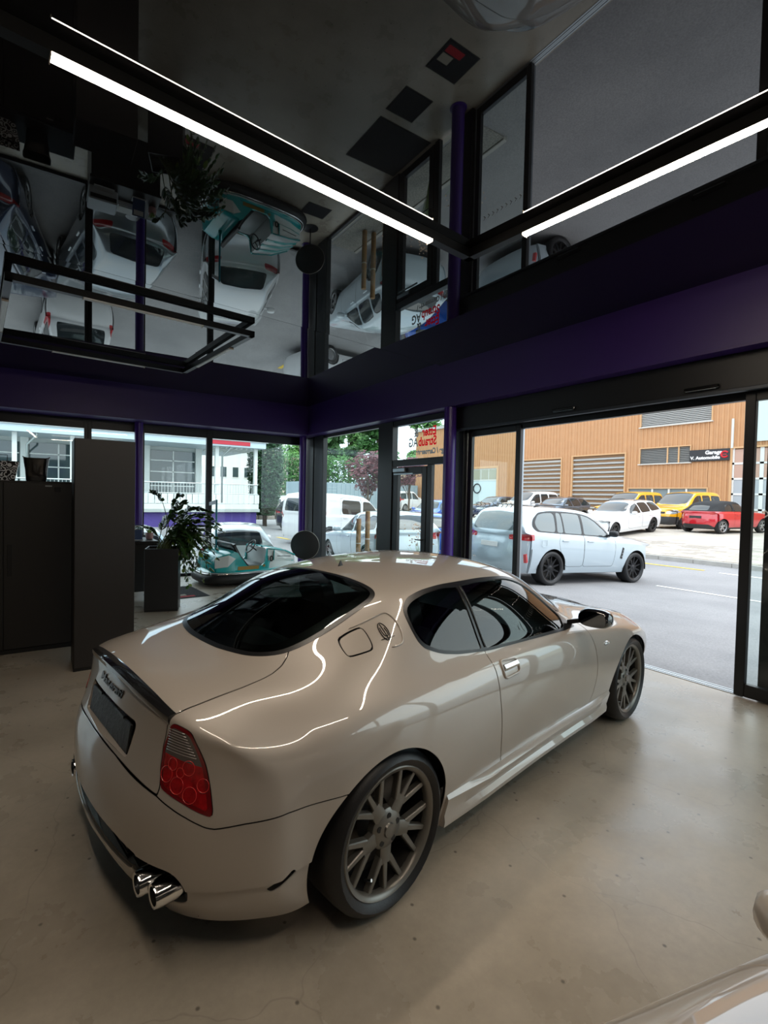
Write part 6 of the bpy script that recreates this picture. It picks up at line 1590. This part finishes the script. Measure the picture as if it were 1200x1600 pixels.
# slatted parapet boards and railing, each board and bar on its own
x = -4.0; bd = None; br = None
rail = empty('railing', parent=ho)
while x < XR-.05:
    if bd is None: bd = vp(MB().box((0, YV-.06, 1.14), (.27, YV-.03, 1.62), .006), 'parapet_board', M_WH, rail); b0 = bd
    else: b0 = bd.copy(); COL.objects.link(b0); b0.parent = rail
    b0.location.x = x
    for dx in (.0, .15):
        if br is None: br = vp(MB().box((0, YV-.03, 1.62), (.018, YV-.012, 2.16)), 'rail_bar', mat('rail_grey', '#c9d0cf', .4, .4), rail); r0 = br
        else: r0 = br.copy(); COL.objects.link(r0); r0.parent = rail
        r0.location.x = x+dx
    x += .30
vp(MB().cyl((-16, YV-.02, 2.17), (XR, YV-.02, 2.17), .03, n=8), 'hand_rail', mat('rail_grey', '#c9d0cf', .4, .4), rail)
vp(MB().cyl((-16, YV-.02, 1.66), (XR, YV-.02, 1.66), .022, n=8), 'lower_rail', mat('rail_grey', '#c9d0cf', .4, .4), rail)
# glazed wall set back, posts, downpipes
vp(MB().box((-16, YV+2.4, 1.12), (7.6, YV+6.3, 4.6)), 'house_core', mat('house_core', '#c4cac6', .7))
for xx in (-6.2, -3.4, -.65, 2.1, 4.7, 7.4):
    vp(MB().box((xx-.16, YV+2.2, 1.12), (xx+.16, YV+2.42, 4.2)), 'wall_post', M_WH)
for a, b in ((-6.0, -3.6), (-3.2, -.85), (-.45, 1.9), (2.3, 4.5), (4.9, 7.2)):
    w = empty('window', parent=ho)
    vp(MB().box((a, YV+2.3, 1.3), (b, YV+2.38, 3.9)), 'pane', M_GB, w)
    for zz in (2.0, 2.75, 3.35): vp(MB().box((a, YV+2.26, zz), (b, YV+2.31, zz+.05)), 'glazing_bar', M_WH, w)
    vp(MB().box(((a+b)/2-.03, YV+2.26, 1.3), ((a+b)/2+.03, YV+2.31, 3.9)), 'glazing_bar', M_WH, w)
for xx in (7.75, XR-.12, 1.2, -.95): vp(MB().box((xx-.09, YV+.0, 1.12), (xx+.09, YV+.18, 4.15)), 'veranda_post', M_WH)
for xx in (8.0, -.5): vp(MB().tube([(xx, YV-.05, 1.2), (xx, YV-.05, 3.6), (xx+.35, YV-.25, 4.0), (xx+.35, YV-.25, 4.2)], .05, 8), 'downpipe', mat('pipe_grey', '#8f9896', .4, .4), smooth=True)
vp(MB().box((-16, YV-.35, 4.12), (XR+.3, YV+6.5, 4.42)), 'eaves_fascia', mat('eaves_blue', '#b9c8cf', .5))
m = MB(); m.add([(-16, YV-.4, 4.42), (XR+.45, YV-.4, 4.42), (XR+.45, YV+3, 5.3), (-16, YV+3, 5.3), (-16, YV+6.8, 4.42), (XR+.45, YV+6.8, 4.42)], [(0, 1, 2, 3), (3, 2, 5, 4), (1, 5, 2)]); vp(m, 'roof', mat('roof_grey', '#8b8f8e', .6))
vp(MB().box((7.2, YV-.38, 4.20), (9.4, YV-.34, 4.40)), 'red_sign', mat('sign_red2', '#b8283a', .5))
for k in range(9): vp(MB().box((7.7+.28*k, YV+.2, 4.04), (7.78+.28*k, YV+2.4, 4.12)), 'roof_rafter', M_WH)
# ------------------------------------------------------------------ far houses
def house(label, x0, x1, y0, y1, z1, wall, roofc, nwin, zw=(2.0, 3.4), rz=.9):
    e = empty('house', ((x0+x1)/2, (y0+y1)/2, .1), label=label, cat='house'); ox, oy = (x0+x1)/2, (y0+y1)/2
    def p(m, nm, mt, par=None):
        m.v = [(x-ox, y-oy, z-.1) for x, y, z in m.v]; return m.build(nm, mt, par or e)
    p(MB().box((x0, y0, 0), (x1, y1, z1)), 'walls', mat('wall_'+wall, wall, .8, var=.04, scale=2))
    m = MB(); m.add([(x0-.4, y0-.4, z1), (x1+.4, y0-.4, z1), (x1+.4, y1+.4, z1), (x0-.4, y1+.4, z1), (x0-.4, (y0+y1)/2, z1+rz), (x1+.4, (y0+y1)/2, z1+rz)], [(0, 1, 5, 4), (3, 4, 5, 2), (0, 4, 3), (1, 2, 5), (0, 3, 2, 1)]); p(m, 'roof', mat('roof_'+roofc, roofc, .8, var=.1, scale=4))
    for k in range(nwin):
        cx = x0+(x1-x0)*(k+.5)/nwin
        w = p(MB().box((cx-.45, y0-.06, zw[0]), (cx+.45, y0+.02, zw[1])), 'window', mat('far_frame', '#e0e0da', .6)); p2 = MB().box((cx-.36, y0-.08, zw[0]+.1), (cx+.36, y0-.05, zw[1]-.1)); p(p2, 'pane', M_GB, w)
    return e
house('white house with rows of windows behind the cypress', 15, 24, 58, 64, 7.2, '#dfe2de', '#8a7f72', 6, (3.6, 5.0))
house('beige house with flat brown roof right of the cypress', 25.2, 31.5, 54.5, 60, 5.6, '#cfc4ae', '#8d7a68', 4, (3.4, 4.6))
e = empty('container', (26.5, 40.5, 0.2), label='long grey-blue corrugated container before the far houses', cat='container')
MB().box((-7, -1.2, 0), (7, 1.2, 2.7)).build('container_body', mat('container_blue', '#93a5ad', .6, var=.05, scale=3), e)
q0 = None
for k in range(28):
    if q0 is None: q0 = MB().box((0, -1.25, .1), (.22, -1.2, 2.6)).build('rib', mat('container_blue', '#93a5ad', .6), e); q = q0
    else: q = q0.copy(); COL.objects.link(q); q.parent = e
    q.location.x = -6.9+.5*k
# ------------------------------------------------------------------ trees and plants
def leaf_cloud(n, shape, size, seed):
    r = random.Random(seed); v = []; f = []
    for _ in range(n):
        p = shape(r); a = Vector((r.gauss(0, 1), r.gauss(0, 1), r.gauss(0, 1))).normalized(); b = a.orthogonal().normalized(); s = size*r.uniform(.6, 1.4)
        q = Vector(p); k = len(v); v += [q-a*s, q+b*s*.55, q+a*s, q-b*s*.55]; f.append((k, k+1, k+2, k+3))
    return v, f
def blob(blobs):
    def g(r):
        c = r.choice(blobs); d = Vector((r.gauss(0, 1), r.gauss(0, 1), r.gauss(0, 1))).normalized()*(r.random()**.4)
        return (c[0]+d.x*c[3], c[1]+d.y*c[3], c[2]+d.z*c[3]*c[4])
    return g
def leaf_mat(name, col):
    return mat(name, col, .6, var=.45, scale=1.3)
def tree(label, x, y, h, w, col, n=3600, size=.22, trunk=.35, seed=1, cypress=False, base=.25, name='tree', group=None):
    z = hz_(x, y) if x < 17 else gz(x)
    e = empty(name, (x, y, z-.05), label=label, cat='tree', group=group); r = random.Random(seed)
    m = MB(); m.tube([(0, 0, 0), (r.uniform(-.1, .1), 0, h*.3), (r.uniform(-.2, .2), r.uniform(-.2, .2), h*.75)], [trunk*.5, trunk*.4, trunk*.12], 8); m.build('trunk', mat('bark', '#5a4a3b', .9, var=.2, scale=8), e, smooth=True)
    if cypress: sh = lambda q: (lambda t, a, k: (math.cos(a)*k*w/2*math.sin(PI*min(1, .12+t*.88))**.7, math.sin(a)*k*w/2*math.sin(PI*min(1, .12+t*.88))**.7, h*(base+t*(1-base))))(q.random(), q.uniform(0, 2*PI), q.random()**.35)
    else:
        bl = [(r.gauss(0, w*.24), r.gauss(0, w*.24), h*(base+.2+r.random()*(.75-base)), w*r.uniform(.16, .28), r.uniform(.7, 1.1)) for _ in range(16)]
        for b in bl[:6]:
            mm = MB(); mm.tube([(0, 0, h*.3), (b[0]*.5, b[1]*.5, (h*.35+b[2])/2), (b[0], b[1], b[2])], [trunk*.2, trunk*.12, trunk*.05], 5); mm.build('branch', mat('bark', '#5a4a3b', .9), e, smooth=True)
        sh = blob(bl)
    v, f = leaf_cloud(n, sh, size, seed); o = mesh_obj('crown', v, f, leaf_mat('leaf_'+col, col), e); tag(o, kind='stuff'); return e
tree('tall dark cypress beside the veranda house', 11.9, 28.5, 7.6, 2.3, '#2a4f30', 9000, .11, .3, 3, True, .10, 'cypress')
tree('dark red-leaved tree behind the white panel van', 17.0, 24.6, 4.6, 2.7, '#6d4046', 2600, .12, .18, 5, False, .30, 'copper_tree')
tree('second red-leaved tree seen through the entrance door', 25.5, 31.0, 4.6, 2.6, '#6d4046', 1800, .14, .18, 6, False, .30, 'copper_tree')
for k, (u, D, h, w, c, lb) in enumerate(((422, 76, 20, 7, '#74a25c', 'tall pale green tree behind the white house'), (468, 88, 24, 7, '#6b9a52', 'tall mid-green tree behind the beige house'), (488, 72, 18, 5.5, '#5f8e4c', 'leafy tree between the beige house and the street trees'), (510, 56, 14, 5, '#56804c', 'dark green street tree behind the container'), (545, 70, 19, 6, '#6a9455', 'tallest light green tree above the copper tree'), (588, 58, 16, 5, '#4c7a3f', 'deep green tree right behind the copper tree'), (662, 68, 18, 6, '#6c9a58', 'broad light green tree behind the low wing'))):
    d = px_ray(u, 780); p = C_POS+d*D/float(d@C_FW)
    tree(lb, float(p[0]), float(p[1]), h, w, c, 5200, .36, .6, 20+k, group='trees of the green belt', base=.12)
e = empty('hedge', (24.3, 43.6, .3), label='tall dense hedge behind the grey-blue container', cat='hedge')
v, f = leaf_cloud(9000, lambda q: (q.uniform(-6.5, 6.5), q.uniform(-.75, .75), 5.2*q.random()**.8+.3*math.sin(q.random()*9)), .17, 77); o = mesh_obj('foliage', v, f, leaf_mat('leaf_hedge', '#4f7d42'), e); tag(o, kind='stuff')
for k in range(7): MB().cyl((-6+2*k, 0, -.05), (-6+2*k, 0, 3.0), .07, .04, n=7).build('stem', mat('bark', '#5a4a3b', .9), e)
# gravel bed with grasses and timber posts outside the corner window
bx = empty('gravel_bed', (5.75, 7.2, -.03), label='narrow gravel bed along the window outside', cat='gravel bed')
MB().box((-.40, -2.0, -.10), (.22, 2.2, .03), .01).build('bed_fill', mat('gravel', '#8a8780', .95, var=.5, scale=40, bump=1., bscale=60), bx)
MB().box((.22, -2.0, -.10), (.30, 2.2, .05), .008).build('bed_kerb', MK, bx)
def post(label, x, y, h, r):
    e = empty('timber_post', (x, y, .03), label=label, cat='post'); MB().lathe([(r, 0), (r, h-.01), (r*.9, h), (0, h)], n=16).build('post_shaft', mat('timber', '#8a6a44', .8, var=.3, scale=14), e, angle=40); MB().lathe([(r+.004, h*.55), (r+.004, h*.57)], n=16).build('post_band', mat('band_white', '#b8b4aa', .6), e)
post('taller pair of round timber posts in the gravel bed, front one', 5.66, 8.50, 1.18, .052); post('taller round timber post in the gravel bed standing behind its twin', 5.86, 8.46, 1.34, .052); post('short round timber post in the gravel bed', 5.90, 8.12, 1.00, .05)
def grass(label, x, y, h, seed, col, n=110):
    r = random.Random(seed); e = empty('ornamental_grass', (x, y, .031), label=label, cat='grass'); v = []; f = []
    for _ in range(n):
        a = r.uniform(0, 2*PI); s = r.uniform(.05, .32); hh = h*r.uniform(.55, 1); w = .006; k = len(v); c, q = math.cos(a), math.sin(a)
        for t in (0, .4, .75, 1): ww = w*(1-t)+.001; v += [(c*s*t*t-q*ww, q*s*t*t+c*ww, hh*t*(1-.15*t*t)), (c*s*t*t+q*ww, q*s*t*t-c*ww, hh*t*(1-.15*t*t))]
        f += [(k, k+1, k+3, k+2), (k+2, k+3, k+5, k+4), (k+4, k+5, k+7, k+6)]
    o = mesh_obj('blades', v, f, mat('grass_'+col, col, .7, var=.3, scale=5), e); tag(o, kind='stuff')
    v, f = leaf_cloud(150, lambda q: (q.gauss(0, .12), q.gauss(0, .12), h*q.uniform(.75, 1.12)), .022, seed+1); o = mesh_obj('seed_heads', v, f, mat('seed_pink', '#b59a86', .8, var=.2, scale=6), e); tag(o, kind='stuff')
grass('pale pink feathery grass outside the entrance door', 5.68, 6.55, 1.05, 1, '#7f9a5c'); grass('green grass tuft beside the purple column outside', 5.68, 5.75, .75, 2, '#6c9448'); grass('grass tuft at the foot of the timber posts', 5.68, 7.55, .55, 3, '#7f9a5c', 70)
# hedge and wall pieces across the yard
e = empty('stone_wall', (13.2, 30.0, 0), label='low stone garden wall behind the cypress', cat='wall')
rs = random.Random(2)
for i in range(4):
    for j in range(14):
        MB().box((-4.2+.6*j+(.3 if i % 2 else 0), -.2, .02+.27*i), (-3.63+.6*j+(.3 if i % 2 else 0), .2+rs.uniform(-.03, .03), .27+.27*i), .03).build('wall_stone', MP[rs.randrange(3)], e)
